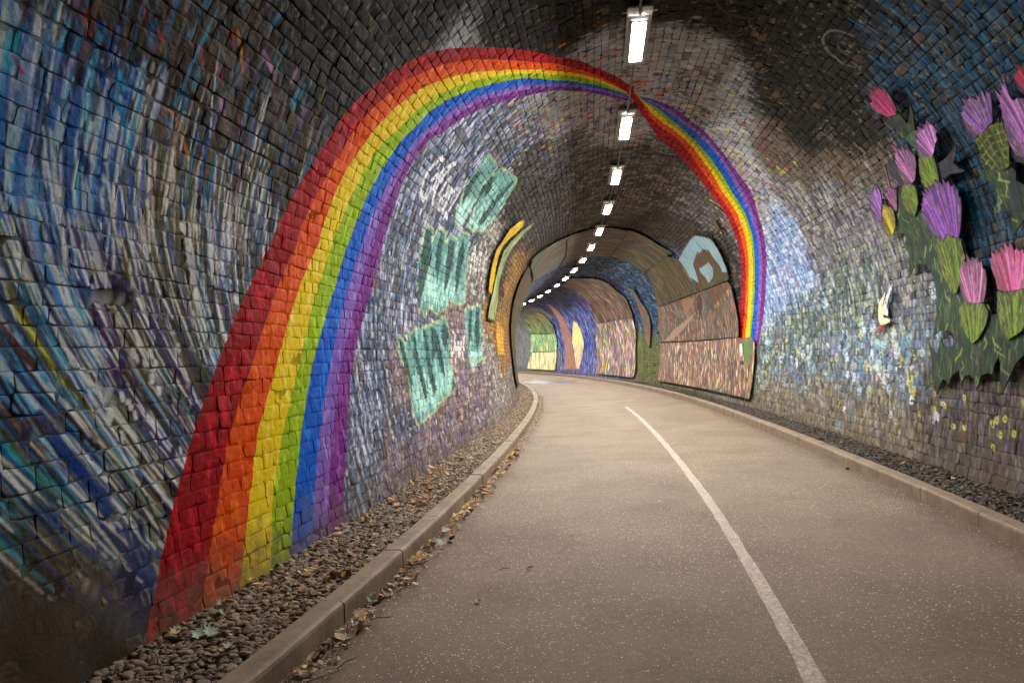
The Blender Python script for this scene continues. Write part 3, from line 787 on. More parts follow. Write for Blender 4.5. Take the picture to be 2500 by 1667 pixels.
# paint zones of the lining: base colour, stroke colours, stroke length, width, strokes per square metre, opacity
Z = {
 'blue': ((104, 136, 186), [(140, 166, 208), (86, 126, 186), (172, 184, 216), (116, 138, 170), (64, 104, 174), (160, 160, 194), (70, 156, 200)], .36, .03, 300, .75),
 'cream': ((168, 160, 150), [(190, 182, 170), (120, 120, 96), (60, 96, 164), (102, 100, 62), (196, 190, 184), (84, 76, 66), (58, 84, 70), (120, 96, 70)], .42, .020, 420, .95),
 'streak': ((110, 106, 96), [(70, 62, 66), (172, 166, 162), (92, 92, 42), (60, 48, 78), (200, 200, 204), (62, 82, 62), (46, 84, 150), (110, 96, 50), (90, 70, 110), (130, 110, 90), (44, 40, 42)], .5, .017, 560, .98),
 'teal': ((64, 110, 130), [(40, 130, 160), (110, 120, 120), (40, 66, 76), (96, 74, 58), (90, 150, 160)], .4, .026, 280, .85),
 'cream2': ((150, 154, 142), [(170, 172, 160), (120, 134, 118), (150, 146, 138), (100, 112, 104), (70, 86, 140)], .34, .026, 240, .75),
 'dirt': ((72, 60, 50), [(60, 50, 42), (88, 82, 78), (92, 100, 112), (54, 44, 36), (104, 90, 76)], .16, .05, 160, .5),
 'brick': ((70, 55, 44), [(78, 60, 42), (52, 44, 40), (92, 106, 112), (76, 128, 152), (104, 84, 68), (48, 112, 156), (40, 34, 31), (90, 82, 50), (122, 100, 122), (52, 44, 40)], .13, .034, 300, .75),
 'soot': ((26, 23, 20), [(18, 16, 14), (34, 29, 23), (14, 13, 12), (50, 45, 33), (28, 27, 27), (62, 57, 40)], .06, .035, 420, .6),
 'bluedark': ((46, 52, 60), [(32, 83, 112), (43, 65, 97), (27, 27, 27), (92, 94, 96), (28, 99, 128), (41, 46, 56), (67, 67, 68)], .3, .02, 520, .75),
 'pale': ((140, 141, 144), [(156, 158, 162), (128, 128, 132), (108, 108, 110), (148, 146, 146)], .12, .03, 220, .5),
 'swirl': ((92, 90, 86), [(64, 60, 58), (128, 126, 120), (48, 46, 46), (84, 86, 110), (110, 106, 96)], .34, .014, 520, .85),
 'greyblue': ((98, 100, 108), [(150, 152, 166), (60, 64, 80), (66, 82, 120), (122, 126, 130), (84, 80, 78), (54, 96, 130), (170, 170, 182), (46, 50, 62), (96, 88, 76)], .26, .014, 1250, .95),
 'lilacbrown': ((112, 102, 98), [(140, 130, 128), (100, 92, 126), (132, 104, 88), (84, 92, 124), (92, 82, 74), (160, 152, 148), (76, 72, 76)], .14, .014, 1300, .75),
 'greydark': ((62, 58, 56), [(90, 86, 82), (40, 38, 40), (52, 56, 78), (110, 106, 98), (74, 66, 58), (34, 32, 32)], .2, .014, 900, .75),
 'yelbrown': ((120, 98, 74), [(150, 116, 54), (104, 88, 72), (160, 128, 70), (84, 72, 60), (128, 118, 106)], .18, .018, 700, .75),
 'whitegrey': ((109, 103, 98), [(158, 154, 151), (86, 80, 75), (132, 128, 123), (73, 70, 68), (167, 165, 163)], .16, .013, 1000, .75),
 'lilacblue': ((135, 140, 162), [(158, 162, 180), (100, 126, 171), (180, 180, 190), (86, 99, 144), (117, 153, 180), (108, 104, 126)], .32, .014, 950, .9),
 'greengrey': ((109, 114, 107), [(140, 146, 123), (79, 96, 84), (154, 158, 156), (61, 84, 88), (123, 119, 140), (96, 102, 73), (68, 65, 73), (52, 80, 105)], .26, .014, 1100, .95),
 'greystroke': ((103, 101, 101), [(132, 130, 132), (77, 73, 75), (117, 114, 125), (92, 95, 119), (147, 145, 143), (64, 62, 60), (121, 125, 101)], .22, .015, 900, .85),
 'browngrey': ((96, 86, 78), [(112, 100, 90), (80, 72, 66), (126, 114, 104), (64, 58, 54), (100, 100, 104)], .09, .03, 330, .55),
 'bubble': ((104, 106, 112), [(136, 146, 160), (80, 84, 92), (110, 130, 150), (140, 140, 110), (92, 84, 96), (60, 60, 66)], .1, .014, 900, .7),
 'stonegrey': ((104, 98, 92), [(132, 126, 120), (80, 76, 76), (120, 110, 96), (92, 86, 104), (150, 144, 136), (126, 128, 84)], .12, .016, 800, .65),
 'stonepurple': ((90, 82, 82), [(112, 104, 106), (74, 64, 84), (96, 92, 84), (60, 54, 56), (124, 116, 112), (84, 92, 60)], .12, .018, 700, .65),
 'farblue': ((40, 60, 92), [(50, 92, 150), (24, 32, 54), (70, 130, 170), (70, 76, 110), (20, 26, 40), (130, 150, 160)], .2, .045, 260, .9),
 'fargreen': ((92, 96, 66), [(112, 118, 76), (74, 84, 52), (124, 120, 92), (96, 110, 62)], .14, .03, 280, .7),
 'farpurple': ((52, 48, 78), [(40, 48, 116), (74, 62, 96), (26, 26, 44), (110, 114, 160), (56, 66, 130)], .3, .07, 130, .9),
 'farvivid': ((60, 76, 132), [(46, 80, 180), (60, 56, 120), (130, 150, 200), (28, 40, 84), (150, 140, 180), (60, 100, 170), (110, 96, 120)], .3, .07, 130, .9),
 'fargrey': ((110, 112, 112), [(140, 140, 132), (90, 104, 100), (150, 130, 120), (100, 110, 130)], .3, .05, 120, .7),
}
ZN = list(Z)
_zs = np.array([q[0] for q in ZONES]); _zt = np.array([q[1] for q in ZONES])
_zi = np.array([ZN.index(q[2]) for q in ZONES])
Z_BASE = np.array([vivid(Z[n][0]) for n in ZN])
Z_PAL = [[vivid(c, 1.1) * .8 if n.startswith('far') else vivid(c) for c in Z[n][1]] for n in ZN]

def zone_metric(s, t):
    # far along the bend one pixel covers more metres of wall, so distances there count for less
    return (np.log(np.maximum(s, 0.5) + 2) - np.log(_zs + 2)) ** 2 * 36 + (t - _zt) ** 2

def zone_at(s, t):
    return int(_zi[np.argmin(zone_metric(s + random.gauss(0, .12), t + random.gauss(0, .12)))])

def slant(s, t):
    """Lean of the brush strokes (metres along per metre up); they fan out low on the near left wall."""
    if t < 2.4 and s < 4.2:
        return -0.85 * min(1.0, max(0.0, (2.3 - t) / 1.1)) * (1.0 if s < 3 else (4.2 - s) / 1.2 * 0.8 + 0.2)
    if t < 1.6 and s < 7:
        return -0.25
    return 0.0

def paint_lining(cv, s0, s1, t0, t1, strokes=True):
    n_t = 90
    n_s = max(8, int((s1 - s0) * 9))
    gs, gt = np.linspace(s0, s1, n_s), np.linspace(t0, t1, n_t)
    base = np.zeros((n_t, n_s, 3))
    for j, t in enumerate(gt):
        w = (np.log(np.maximum(gs, .5)[:, None] + 2) - np.log(_zs + 2)[None]) ** 2 * 36 + (t - _zt)[None] ** 2
        w = 1 / (w + 0.01) ** 3
        base[j] = (w[..., None] * Z_BASE[_zi][None]).sum(1) / w.sum(1)[:, None]
    fx = np.interp(cv.gs, gs, np.arange(n_s)); fy = np.interp(cv.gt, gt, np.arange(n_t))
    i = np.minimum(fx.astype(int), n_s - 2); j = np.minimum(fy.astype(int), n_t - 2)
    ax = (fx - i)[None, :, None]; ay = (fy - j)[:, None, None]
    b = base
    cv.a[:] = ((b[j][:, i] * (1 - ax) + b[j][:, i + 1] * ax) * (1 - ay) + (b[j + 1][:, i] * (1 - ax) + b[j + 1][:, i + 1] * ax) * ay)
    if not strokes:
        return
    # strokes on a jittered grid, thinned to the density of their zone
    step = 0.028 if s1 < 20 else 0.06
    S, T = np.meshgrid(np.arange(s0, s1, step), np.arange(t0, t1, step))
    S = (S + rng.uniform(-.5, .5, S.shape) * step).ravel(); T = (T + rng.uniform(-.5, .5, T.shape) * step).ravel()
    order = rng.permutation(len(S))
    js = rng.normal(0, .11, (len(S), 2))
    zid = np.empty(len(S), int)
    for k0 in range(0, len(S), 20000):
        k1 = min(len(S), k0 + 20000)
        ss, tt = S[k0:k1] + js[k0:k1, 0], T[k0:k1] + js[k0:k1, 1]
        zid[k0:k1] = _zi[np.argmin((np.log(np.maximum(ss, .5)[:, None] + 2) - np.log(_zs + 2)[None]) ** 2 * 36 + (tt[:, None] - _zt[None]) ** 2, 1)]
    U = rng.random(len(S))
    for k in order:
        name = ZN[zid[k]]
        _, _, L, w, dens, al = Z[name]
        if U[k] > dens * step * step:
            continue
        c = Z_PAL[zid[k]][random.randrange(len(Z_PAL[zid[k]]))] * random.uniform(.8, 1.2)
        ln = L * random.uniform(.4, 1.4) / 2
        m = slant(S[k], T[k]) + random.gauss(0, .07)
        cv.line((S[k] - m * ln, T[k] - ln), (S[k] + m * ln, T[k] + ln), w * random.uniform(.5, 1.5), c, min(1.0, al * 1.25) * random.uniform(.75, 1), .35)

NEAR = Canvas(0.4, 15.0, 0.0, T_MAX, 0.007)
paint_lining(NEAR, 0.4, 15.0, 0.0, T_MAX)
FAR = Canvas(14.6, 62.0, 0.0, T_MAX, 0.03)
paint_lining(FAR, 14.6, 62.0, 0.0, T_MAX)

# bold strokes and drips on the near left wall
for c, w, pts in BOLD:
    hot = c[0] > 150 and c[2] < 180 and c[1] < 140
    NEAR.path(pts, w * (.6 if hot else 1.15), vivid(c, 1.1 if hot else 1.4), .75 if hot else .92)
for k in range(620):      # long thin drips, crisp over the broader strokes
    s, t = random.uniform(1.6, 4.3), random.uniform(.55, 2.9)
    if t > 2.3 and random.random() < .5:
        continue
    c = random.choice(((214, 218, 226), (200, 204, 212), (30, 60, 130), (24, 24, 28), (96, 96, 34), (60, 140, 190), (40, 74, 52), (186, 180, 160), (70, 44, 96), (36, 90, 160)))
    ln = random.uniform(.1, .34)
    m = slant(s, t) + random.gauss(0, .09)
    NEAR.line((s - m * ln, t - ln), (s + m * ln, t + ln), random.uniform(.007, .016), lin(c), .95, .5)
for p in DOTS:
    NEAR.line(p, (p[0] + .005, p[1] - .02), .03 * random.uniform(.7, 1.2), lin((196, 202, 214)), .95)
for p in DARK_DOTS:
    NEAR.line(p, (p[0] + .005, p[1] - .02), .032 * random.uniform(.7, 1.2), lin((30, 34, 40)), .9)
# paint flecks over the pale patch around the crown
FLECK = [lin(c) for c in ((170, 50, 56), (40, 84, 160), (176, 168, 40), (110, 60, 140), (206, 120, 40), (40, 110, 90))]
for k in range(1100):
    t = random.uniform(4.3, 8.3)
    s = np.interp(t, [4.3, 5.9, 7, 8.3], [8.4, 9.0, 10.2, 11.6]) + random.gauss(0, .75) - .25
    c = FLECK[int(np.clip(random.gauss(2.2 if t > 6 else 2.5, 1.8), 0, 5))] if t < 5.2 or t > 6.6 else FLECK[random.choice((0, 0, 0, 4, 1, 3))]
    NEAR.line((s, t - .03), (s + random.gauss(0, .012), t + .03), random.uniform(.02, .05), c, .95, .5)
# swirls of grey paint on the vault behind the rainbow and on the dark side
for k in range(95):
    if k < 55:
        s, t, c = random.uniform(9.0, 13.5), random.uniform(4.6, 7.6), random.choice(((54, 50, 48), (150, 146, 140), (70, 72, 96)))
    else:
        s, t, c = random.uniform(5.0, 9.5), random.uniform(6.3, 8.4), random.choice(((60, 58, 54), (104, 100, 76), (34, 32, 30), (120, 118, 112)))
    a = random.uniform(0, 6.28)
    for r in range(3):
        NEAR.ring((s, t), .07 + .05 * r + random.uniform(0, .1), .014, lin(c), .6, a, a + random.uniform(2, 4.5))
# lichen specks on the sooty crown
for k in range(3800):
    s, t = random.uniform(2.8, 8), random.uniform(3.3, 9)
    if ZN[zone_at(s, t)] in ('soot', 'browngrey', 'bluedark', 'brick'):
        c = random.choice(((116, 106, 58), (96, 90, 70), (130, 122, 84), (22, 20, 18), (60, 54, 44)))
        NEAR.line((s, t), (s + random.gauss(0, .018), t + random.gauss(0, .018)), random.uniform(.008, .022), lin(c), .8)
# curled wave rings low on the right wall
for k in range(240):
    s, t = random.uniform(7.2, 13.5), random.gauss(10.75, .28)
    if random.random() < .45:
        s = random.gauss(8.6, .8)
    c = random.choice(((150, 196, 210), (190, 200, 216), (90, 160, 190), (120, 120, 170), (170, 172, 120), (70, 110, 160)))
    R = random.uniform(.03, .075) * (1 + (s - 7) * .06)
    for r in range(3):
        NEAR.ring((s, t), R * (1 - .3 * r), .011, lin(c) * random.uniform(.8, 1.1), .8, random.uniform(-.6, .4) % 6.28 + 3.1, random.uniform(-.6, .4) % 6.28 + 3.1 + random.uniform(3, 6))
for k in range(42):
    s, t = random.uniform(5.4, 8), random.uniform(10.75, 11.5)
    NEAR.ring((s, t), .022, .014, lin((178, 176, 60)), .85)
# teal glyph shapes with yellow-green edging, then pale scrawls
EDGE, TEAL1, TEAL2 = lin((160, 172, 92)), lin((138, 174, 164)), lin((92, 138, 132))
for poly in TEAL:
    p = np.array(poly)
    NEAR.path([tuple(q) for q in p] + [tuple(p[0])], .055, EDGE, .7)
    NEAR.fill(poly, TEAL2)
    tm = p[:, 1].mean()
    lo = [q for q in poly]
    for k in range(420):
        s, t = random.uniform(p[:, 0].min(), p[:, 0].max()), random.uniform(p[:, 1].min(), p[:, 1].max())
        if in_poly(p, np.array(s), np.array(t)) and in_poly(p, np.array(s), np.array(t - .08)):
            NEAR.line((s, t), (s + .01, t - .08), .07, TEAL1 if random.random() < .15 + .8 * (t < tm - .1) else TEAL2, .75)
for poly in TEAL_DARK:
    NEAR.fill(poly, lin((46, 82, 82)), .9)
for pts in SCRAWL:
    NEAR.path(pts, .046, lin((226, 222, 208)), 1.0)
for c, poly in COLUMN:
    for cv_ in (NEAR, FAR):
        cv_.fill(poly, lin(c), .6)
for poly, cs in zip(PAINTED_LEAF, (((150, 110, 70), (156, 112, 140), (120, 84, 120)), ((190, 160, 96), (200, 180, 130), (130, 96, 120)))):
    p = np.array(poly)
    FAR.fill(poly, lin(cs[0]))
    for k in range(420):
        s, t = random.uniform(p[:, 0].min(), p[:, 0].max()), random.uniform(p[:, 1].min(), p[:, 1].max())
        if in_poly(p, np.array(s), np.array(t)):
            w = (t - p[:, 1].min()) / np.ptp(p[:, 1])
            FAR.line((s, t - .12), (s, t + .12), .06, lin(random.choice(cs[:2] if w < .4 else cs[1:])), .7)
punch(NEAR.a)
punch(FAR.a)
# grime that has splashed up the foot of both walls
for cv_ in (NEAR, FAR):
    tt = np.minimum(cv_.gt, T_MAX - cv_.gt)
    S2, T2 = np.meshgrid(cv_.gs, cv_.gt)
    g = np.clip((0.30 + 0.28 * vnoise(S2 * 3, T2 * 3) - tt[:, None]) / .3, 0, 1) * (.35 + .5 * vnoise(S2 * 24, T2 * 24))
    if cv_ is NEAR:
        f = (1 - smooth(.05, .95, T2 + .35 * (vnoise(S2 * 2.3, T2 * 2.3) - .5))) * (1 - smooth(2.0, 3.0, S2))
        g = np.maximum(g, f * (.75 + .5 * vnoise(S2 * 12, T2 * 12)))
        cv_.a += (lin((92, 78, 66)).astype(np.float32) * (.6 + .7 * vnoise(S2 * 9, T2 * 9))[..., None].astype(np.float32) - cv_.a) * np.clip(f, 0, .65)[..., None].astype(np.float32)
        g = g * (1 - np.clip(f, 0, 1))
    cv_.a += (lin((104, 90, 76)).astype(np.float32) - cv_.a) * (g[..., None] * .8).astype(np.float32)

def paint_at(s, t):
    s = np.asarray(s); t = np.asarray(t)
    out = np.empty((len(s), 3), np.float32)
    m = s < 14.9
    out[m] = NEAR.sample(s[m], t[m])
    out[~m] = FAR.sample(s[~m], t[~m])
    return out

_RL = [np.array(b) for b in RAIN_LEFT]
_RR = [np.array(b) for b in RAIN_RIGHT]
TWIST = np.array([(7.853, 5.478), (8.2, 5.664), (8.419, 5.78), (8.637, 5.863), (8.897, 5.938), (9.196, 6.021), (9.5, 6.10)])
def twist_mask(s, t):
    d = np.full(len(s), 9.0)
    m = (s > 6.8) & (s < 10) & (t > 4.9) & (t < 6.6)
    if m.any():
        S_, T_ = s[m], t[m]
        best = np.full(len(S_), 9.0)
        for i, (a, b) in enumerate(zip(TWIST[:-1], TWIST[1:])):
            dx, dy = b - a
            k = np.clip(((S_ - a[0]) * dx + (T_ - a[1]) * dy) / (dx * dx + dy * dy), 0, 1)
            best = np.minimum(best, np.hypot(S_ - a[0] - k * dx, T_ - a[1] - k * dy))
        d[m] = best
    return d
def rainbow_at(s, t):
    """Position across the rainbow: 0 at the red edge, 6 at the purple edge, outside below 0 or above 6."""
    s = np.asarray(s, float); t = np.asarray(t, float)
    out = np.full(len(s), -1.0)
    for m, R, sg in ((t < 5.9, _RL, 1), (t >= 5.9, _RR, -1)):
        ss, tt = s[m], t[m]
        b = np.stack([np.interp(tt, r[:, 1], r[:, 0]) for r in R])
        if sg < 0:
            b = np.minimum.accumulate(b, 0)
        else:
            b = np.maximum.accumulate(b, 0)
        v = np.zeros(len(ss))
        for i in range(6):
            w = (b[i + 1] - b[i])
            w = np.where(np.abs(w) < 1e-3, sg * 1e-3, w)
            v += np.clip((ss - b[i]) / w, 0, 1)
        w0 = np.maximum(np.abs(b[1] - b[0]), .05); w5 = np.maximum(np.abs(b[6] - b[5]), .05)
        v = np.where((ss - b[0]) * sg < 0, np.maximum((ss - b[0]) * sg / w0, -1), v)
        v = np.where((ss - b[6]) * sg > 0, np.minimum(6 + (ss - b[6]) * sg / w5, 7), v)
        if sg < 0:
            v = np.where(tt > 10.56, np.where(v > 3.2, 7.0, -1.0), v)
        out[m] = v
    out = np.where(twist_mask(s, t) < .052, .5, out)
    return out

# ------------------------------------------------------------------ materials
def new_mat(name):
    m = bpy.data.materials.new(name)
    m.use_nodes = True
    nt = m.node_tree
    nt.nodes.clear()
    o = nt.nodes.new('ShaderNodeOutputMaterial')
    p = nt.nodes.new('ShaderNodeBsdfPrincipled')
    nt.links.new(p.outputs[0], o.inputs['Surface'])
    return m, nt, p

def node(nt, typ, **kw):
    n = nt.nodes.new(typ)
    for k, v in kw.items():
        if k in n.inputs:
            n.inputs[k].default_value = v
        else:
            setattr(n, k, v)
    return n

def math_n(nt, op, a, b=None, clamp=False):
    n = nt.nodes.new('ShaderNodeMath')
    n.operation = op
    n.use_clamp = clamp
    for i, v in enumerate((a, b)):
        if v is None:
            continue
        if isinstance(v, (int, float)):
            n.inputs[i].default_value = v
        else:
            nt.links.new(v, n.inputs[i])
    return n.outputs[0]

def mix_c(nt, fac, a, b, mode='MIX'):
    n = nt.nodes.new('ShaderNodeMix')
    n.data_type = 'RGBA'
    n.blend_type = mode
    for sock, v in ((n.inputs[0], fac), (n.inputs[6], a), (n.inputs[7], b)):
        if isinstance(v, (int, float)):
            sock.default_value = v
        elif isinstance(v, tuple):
            sock.default_value = v if len(v) == 4 else v + (1,)
        else:
            nt.links.new(v, sock)
    return n.outputs[2]

def noise_n(nt, scale, detail=2.0, rough=.55, vec=None):
    n = node(nt, 'ShaderNodeTexNoise', Scale=scale, Detail=detail, Roughness=rough)
    if vec is None:
        g = nt.nodes.new('ShaderNodeNewGeometry')
        vec = g.outputs['Position']
    nt.links.new(vec, n.inputs['Vector'])
    return n.outputs['Fac']

def ramp_n(nt, fac, stops, interp='LINEAR'):
    r = nt.nodes.new('ShaderNodeValToRGB')
    r.color_ramp.interpolation = interp
    e = r.color_ramp.elements
    while len(e) < len(stops):
        e.new(0.5)
    for el, (p, c) in zip(e, stops):
        el.position = p
        el.color = tuple(c) + ((1,) if len(c) == 3 else ())
    nt.links.new(fac, r.inputs[0])
    return r.outputs[0]

def bump_n(nt, p, h, strength, dist):
    b = node(nt, 'ShaderNodeBump', Strength=strength, Distance=dist)
    nt.links.new(h, b.inputs['Height'])
    nt.links.new(b.outputs[0], p.inputs['Normal'])

RAIN = [(156, 2, 14), (230, 76, 0), (240, 204, 0), (150, 182, 0), (0, 88, 196), (122, 88, 178), (110, 32, 126)]
RAIN_LIGHT = [(228, 14, 40), (255, 124, 20), (255, 236, 96), (186, 226, 40), (22, 126, 236), (166, 136, 212), (160, 84, 172)]

def wall_material(name, mortar):
    m, nt, p = new_mat(name)
    a = node(nt, 'ShaderNodeAttribute', attribute_name='paint').outputs['Color']
    rb = node(nt, 'ShaderNodeAttribute', attribute_name='rainbow').outputs['Fac']
    wob = math_n(nt, 'MULTIPLY', math_n(nt, 'SUBTRACT', noise_n(nt, 38, 2), .5), .10)
    rb2 = math_n(nt, 'ADD', rb, wob)
    x = math_n(nt, 'DIVIDE', rb2, 6.0, True)
    pos = [0, 1 / 6, 2 / 6, 3 / 6, 4 / 6, 5 / 6, 5.45 / 6]
    c1 = ramp_n(nt, x, [(q, lin(c)) for q, c in zip(pos, RAIN)], 'CONSTANT')
    c2 = ramp_n(nt, x, [(q, lin(c)) for q, c in zip(pos, RAIN_LIGHT)], 'CONSTANT')
    g0 = nt.nodes.new('ShaderNodeNewGeometry')
    mp = node(nt, 'ShaderNodeMapping')
    mp.inputs['Scale'].default_value = (16, 16, 6.5)
    nt.links.new(g0.outputs['Position'], mp.inputs['Vector'])
    dab = math_n(nt, 'MULTIPLY', math_n(nt, 'SUBTRACT', noise_n(nt, 1.0, 3, .6, mp.outputs[0]), .52), 7, True)
    rc = mix_c(nt, dab, c1, c2)
    rm = node(nt, 'ShaderNodeAttribute', attribute_name='rainbow_mask').outputs['Fac']
    inside = math_n(nt, 'GREATER_THAN', math_n(nt, 'ADD', rm, wob), 0.0)
    # dust has settled on the lowest courses
    g = nt.nodes.new('ShaderNodeNewGeometry')
    sx = nt.nodes.new('ShaderNodeSeparateXYZ')
    nt.links.new(g.outputs['Position'], sx.inputs[0])
    dust = math_n(nt, 'MULTIPLY', math_n(nt, 'SUBTRACT', math_n(nt, 'ADD', math_n(nt, 'MULTIPLY', noise_n(nt, 9, 4, .65), .9), .02), sx.outputs['Z']), 2.6, True)
    rc = mix_c(nt, math_n(nt, 'MULTIPLY', dust, .75), rc, tuple(lin((112, 96, 80))))
    c = mix_c(nt, inside, a, rc)
    pit = math_n(nt, 'MULTIPLY', math_n(nt, 'SUBTRACT', noise_n(nt, 120, 3, .7), .56), 7, True)
    c = mix_c(nt, math_n(nt, 'MULTIPLY', pit, .4), c, tuple(lin((24, 20, 17))))
    fine = noise_n(nt, 46, 3, .6)
    c = mix_c(nt, .25, c, ramp_n(nt, fine, [(.25, (.35, .35, .35)), (.75, (1, 1, 1))]), 'MULTIPLY')
    if mortar:
        gr = node(nt, 'ShaderNodeAttribute', attribute_name='grime').outputs['Fac']
        c = mix_c(nt, gr, c, tuple(lin((30, 26, 22))))
    nt.links.new(c, p.inputs['Base Color'])
    if mortar:
        p.inputs['Roughness'].default_value = .9
    else:
        nt.links.new(math_n(nt, 'ADD', math_n(nt, 'MULTIPLY', noise_n(nt, 14, 3), .5), .32), p.inputs['Roughness'])
    p.inputs['Specular IOR Level'].default_value = .04 if mortar else .1
    h = math_n(nt, 'ADD', noise_n(nt, 70, 4, .65), math_n(nt, 'MULTIPLY', noise_n(nt, 22, 2), .8))
    bump_n(nt, p, h, .6, .0045)
    return m

M_BRICK = wall_material('painted_brick', False)
M_MORTAR = wall_material('painted_mortar', True)

def board_material():
    m, nt, p = new_mat('painted_board')
    a = node(nt, 'ShaderNodeAttribute', attribute_name='paint').outputs['Color']
    c = mix_c(nt, .3, a, ramp_n(nt, noise_n(nt, 40, 3), [(.3, (.55, .55, .55)), (.7, (1, 1, 1))]), 'MULTIPLY')
    nt.links.new(c, p.inputs['Base Color'])
    p.inputs['Roughness'].default_value = .5
    p.inputs['Specular IOR Level'].default_value = .2
    bump_n(nt, p, noise_n(nt, 55, 3), .25, .003)
    return m
M_BOARD = board_material()

def plain(name, c, rough=.6, var=.25, scale=20, metal=0.0, bump=.2, spec=.5):
    m, nt, p = new_mat(name)
    l = lin(c)
    cc = ramp_n(nt, noise_n(nt, scale, 4, .6), [(.25, l * (1 - var)), (.75, np.minimum(l * (1 + var), 1))])
    nt.links.new(cc, p.inputs['Base Color'])
    p.inputs['Roughness'].default_value = rough
    p.inputs['Metallic'].default_value = metal
    p.inputs['Specular IOR Level'].default_value = spec
    if bump:
        bump_n(nt, p, noise_n(nt, scale * 4, 4), bump, .004)
    return m

M_STEEL = plain('galvanised_steel', (150, 150, 148), .45, .12, 30, .6, .05)
M_PLATE = plain('lamp_plate', (176, 174, 170), .5, .08, 20, 0, .03)
M_CONDUIT = plain('conduit_grey', (120, 118, 114), .5, .15, 30, 0, .05)
M_SPACER = plain('board_spacer', (46, 44, 42), .7, .2)

def diffuser_material():
    m, nt, p = new_mat('lamp_diffuser')
    p.inputs['Base Color'].default_value = (.9, .9, .88, 1)
    p.inputs['Emission Color'].default_value = (1.0, .97, .92, 1)
    p.inputs['Emission Strength'].default_value = LAMP_RADIANCE
    return m
M_LAMP = diffuser_material()
M_LAMP_DIM = diffuser_material()  # weaker glow for the unseen lamp added over the near walls
M_LAMP_DIM.name = 'added_dim_diffuser'
M_LAMP_DIM.node_tree.nodes['Principled BSDF'].inputs['Emission Strength'].default_value = LAMP_RADIANCE * .2

def asphalt_material():
    m, nt, p = new_mat('dusty_asphalt')
    base = ramp_n(nt, noise_n(nt, 1.1, 5, .6), [(.25, lin((126, 107, 93))), (.5, lin((139, 121, 104))), (.75, lin((149, 131, 112)))])
    fine = noise_n(nt, 130, 4, .8)
    base = mix_c(nt, .9, base, ramp_n(nt, fine, [(.34, (.42, .42, .42)), (.6, (1.06, 1.05, 1.04))]), 'MULTIPLY')
    base = mix_c(nt, .5, base, ramp_n(nt, noise_n(nt, 24, 4, .7), [(.35, (.72, .71, .70)), (.6, (1.05, 1.05, 1.05))]), 'MULTIPLY')
    ed = node(nt, 'ShaderNodeAttribute', attribute_name='edge').outputs['Fac']
    dirt = math_n(nt, 'MULTIPLY', math_n(nt, 'SUBTRACT', math_n(nt, 'ADD', ed, math_n(nt, 'MULTIPLY', noise_n(nt, 4, 5, .7), .45)), 1.86), 3.5, True)
    base = mix_c(nt, math_n(nt, 'MULTIPLY', dirt, .7), base, tuple(lin((84, 66, 50))))
    stain = ramp_n(nt, noise_n(nt, .55, 6, .7), [(.38, (.62, .6, .58)), (.55, (1, 1, 1))])
    base = mix_c(nt, .16, base, stain, 'MULTIPLY')
    g = nt.nodes.new('ShaderNodeNewGeometry')
    v = node(nt, 'ShaderNodeTexVoronoi', Scale=80.0, Randomness=1.0)
    nt.links.new(g.outputs['Position'], v.inputs['Vector'])
    sep = nt.nodes.new('ShaderNodeSeparateColor')
    nt.links.new(v.outputs['Color'], sep.inputs[0])
    patch = noise_n(nt, 2.3, 3)
    keep = math_n(nt, 'GREATER_THAN', math_n(nt, 'ADD', sep.outputs[0], math_n(nt, 'MULTIPLY', patch, .6)), .84)
    size = math_n(nt, 'ADD', .12, math_n(nt, 'MULTIPLY', sep.outputs[1], .26))
    chip = math_n(nt, 'MULTIPLY', math_n(nt, 'LESS_THAN', v.outputs['Distance'], size), keep)
    tone = ramp_n(nt, sep.outputs[2], [(0, lin((150, 132, 116))), (1, lin((226, 212, 194)))])
    c = mix_c(nt, math_n(nt, 'MULTIPLY', chip, .9), base, tone)
    nt.links.new(c, p.inputs['Base Color'])
    p.inputs['Roughness'].default_value = .8
    p.inputs['Specular IOR Level'].default_value = .2
    bump_n(nt, p, math_n(nt, 'ADD', fine, math_n(nt, 'MULTIPLY', chip, .6)), .5, .004)
    return m
M_ASPHALT = asphalt_material()

def line_material():
    m, nt, p = new_mat('worn_line_paint')
    w = math_n(nt, 'MULTIPLY', math_n(nt, 'SUBTRACT', noise_n(nt, 60, 5, .85), .45), 7, True)
    c0 = ramp_n(nt, noise_n(nt, 12, 4), [(.3, lin((170, 150, 130))), (.7, lin((194, 174, 152)))])
    c = mix_c(nt, math_n(nt, 'MULTIPLY', w, .92), c0, tuple(lin((120, 102, 89))))
    nt.links.new(c, p.inputs['Base Color'])
    p.inputs['Roughness'].default_value = .65
    bump_n(nt, p, noise_n(nt, 150, 3), .4, .003)
    return m
M_LINE = line_material()

def kerb_material():
    m, nt, p = new_mat('kerb_concrete')
    c = ramp_n(nt, noise_n(nt, 5, 5, .65), [(.25, lin((104, 88, 70))), (.55, lin((138, 118, 96))), (.8, lin((160, 138, 114)))])
    g = nt.nodes.new('ShaderNodeNewGeometry')
    mp = node(nt, 'ShaderNodeMapping')
    mp.inputs['Scale'].default_value = (40, 40, 2.5)
    nt.links.new(g.outputs['Position'], mp.inputs['Vector'])
    streak = noise_n(nt, 1.0, 3, .6, mp.outputs[0])
    c = mix_c(nt, .5, c, ramp_n(nt, streak, [(.3, (.6, .58, .55)), (.65, (1, 1, 1))]), 'MULTIPLY')
    nt.links.new(c, p.inputs['Base Color'])
    p.inputs['Roughness'].default_value = .7
    bump_n(nt, p, noise_n(nt, 110, 4, .6), .35, .003)
    return m
M_KERB = kerb_material()

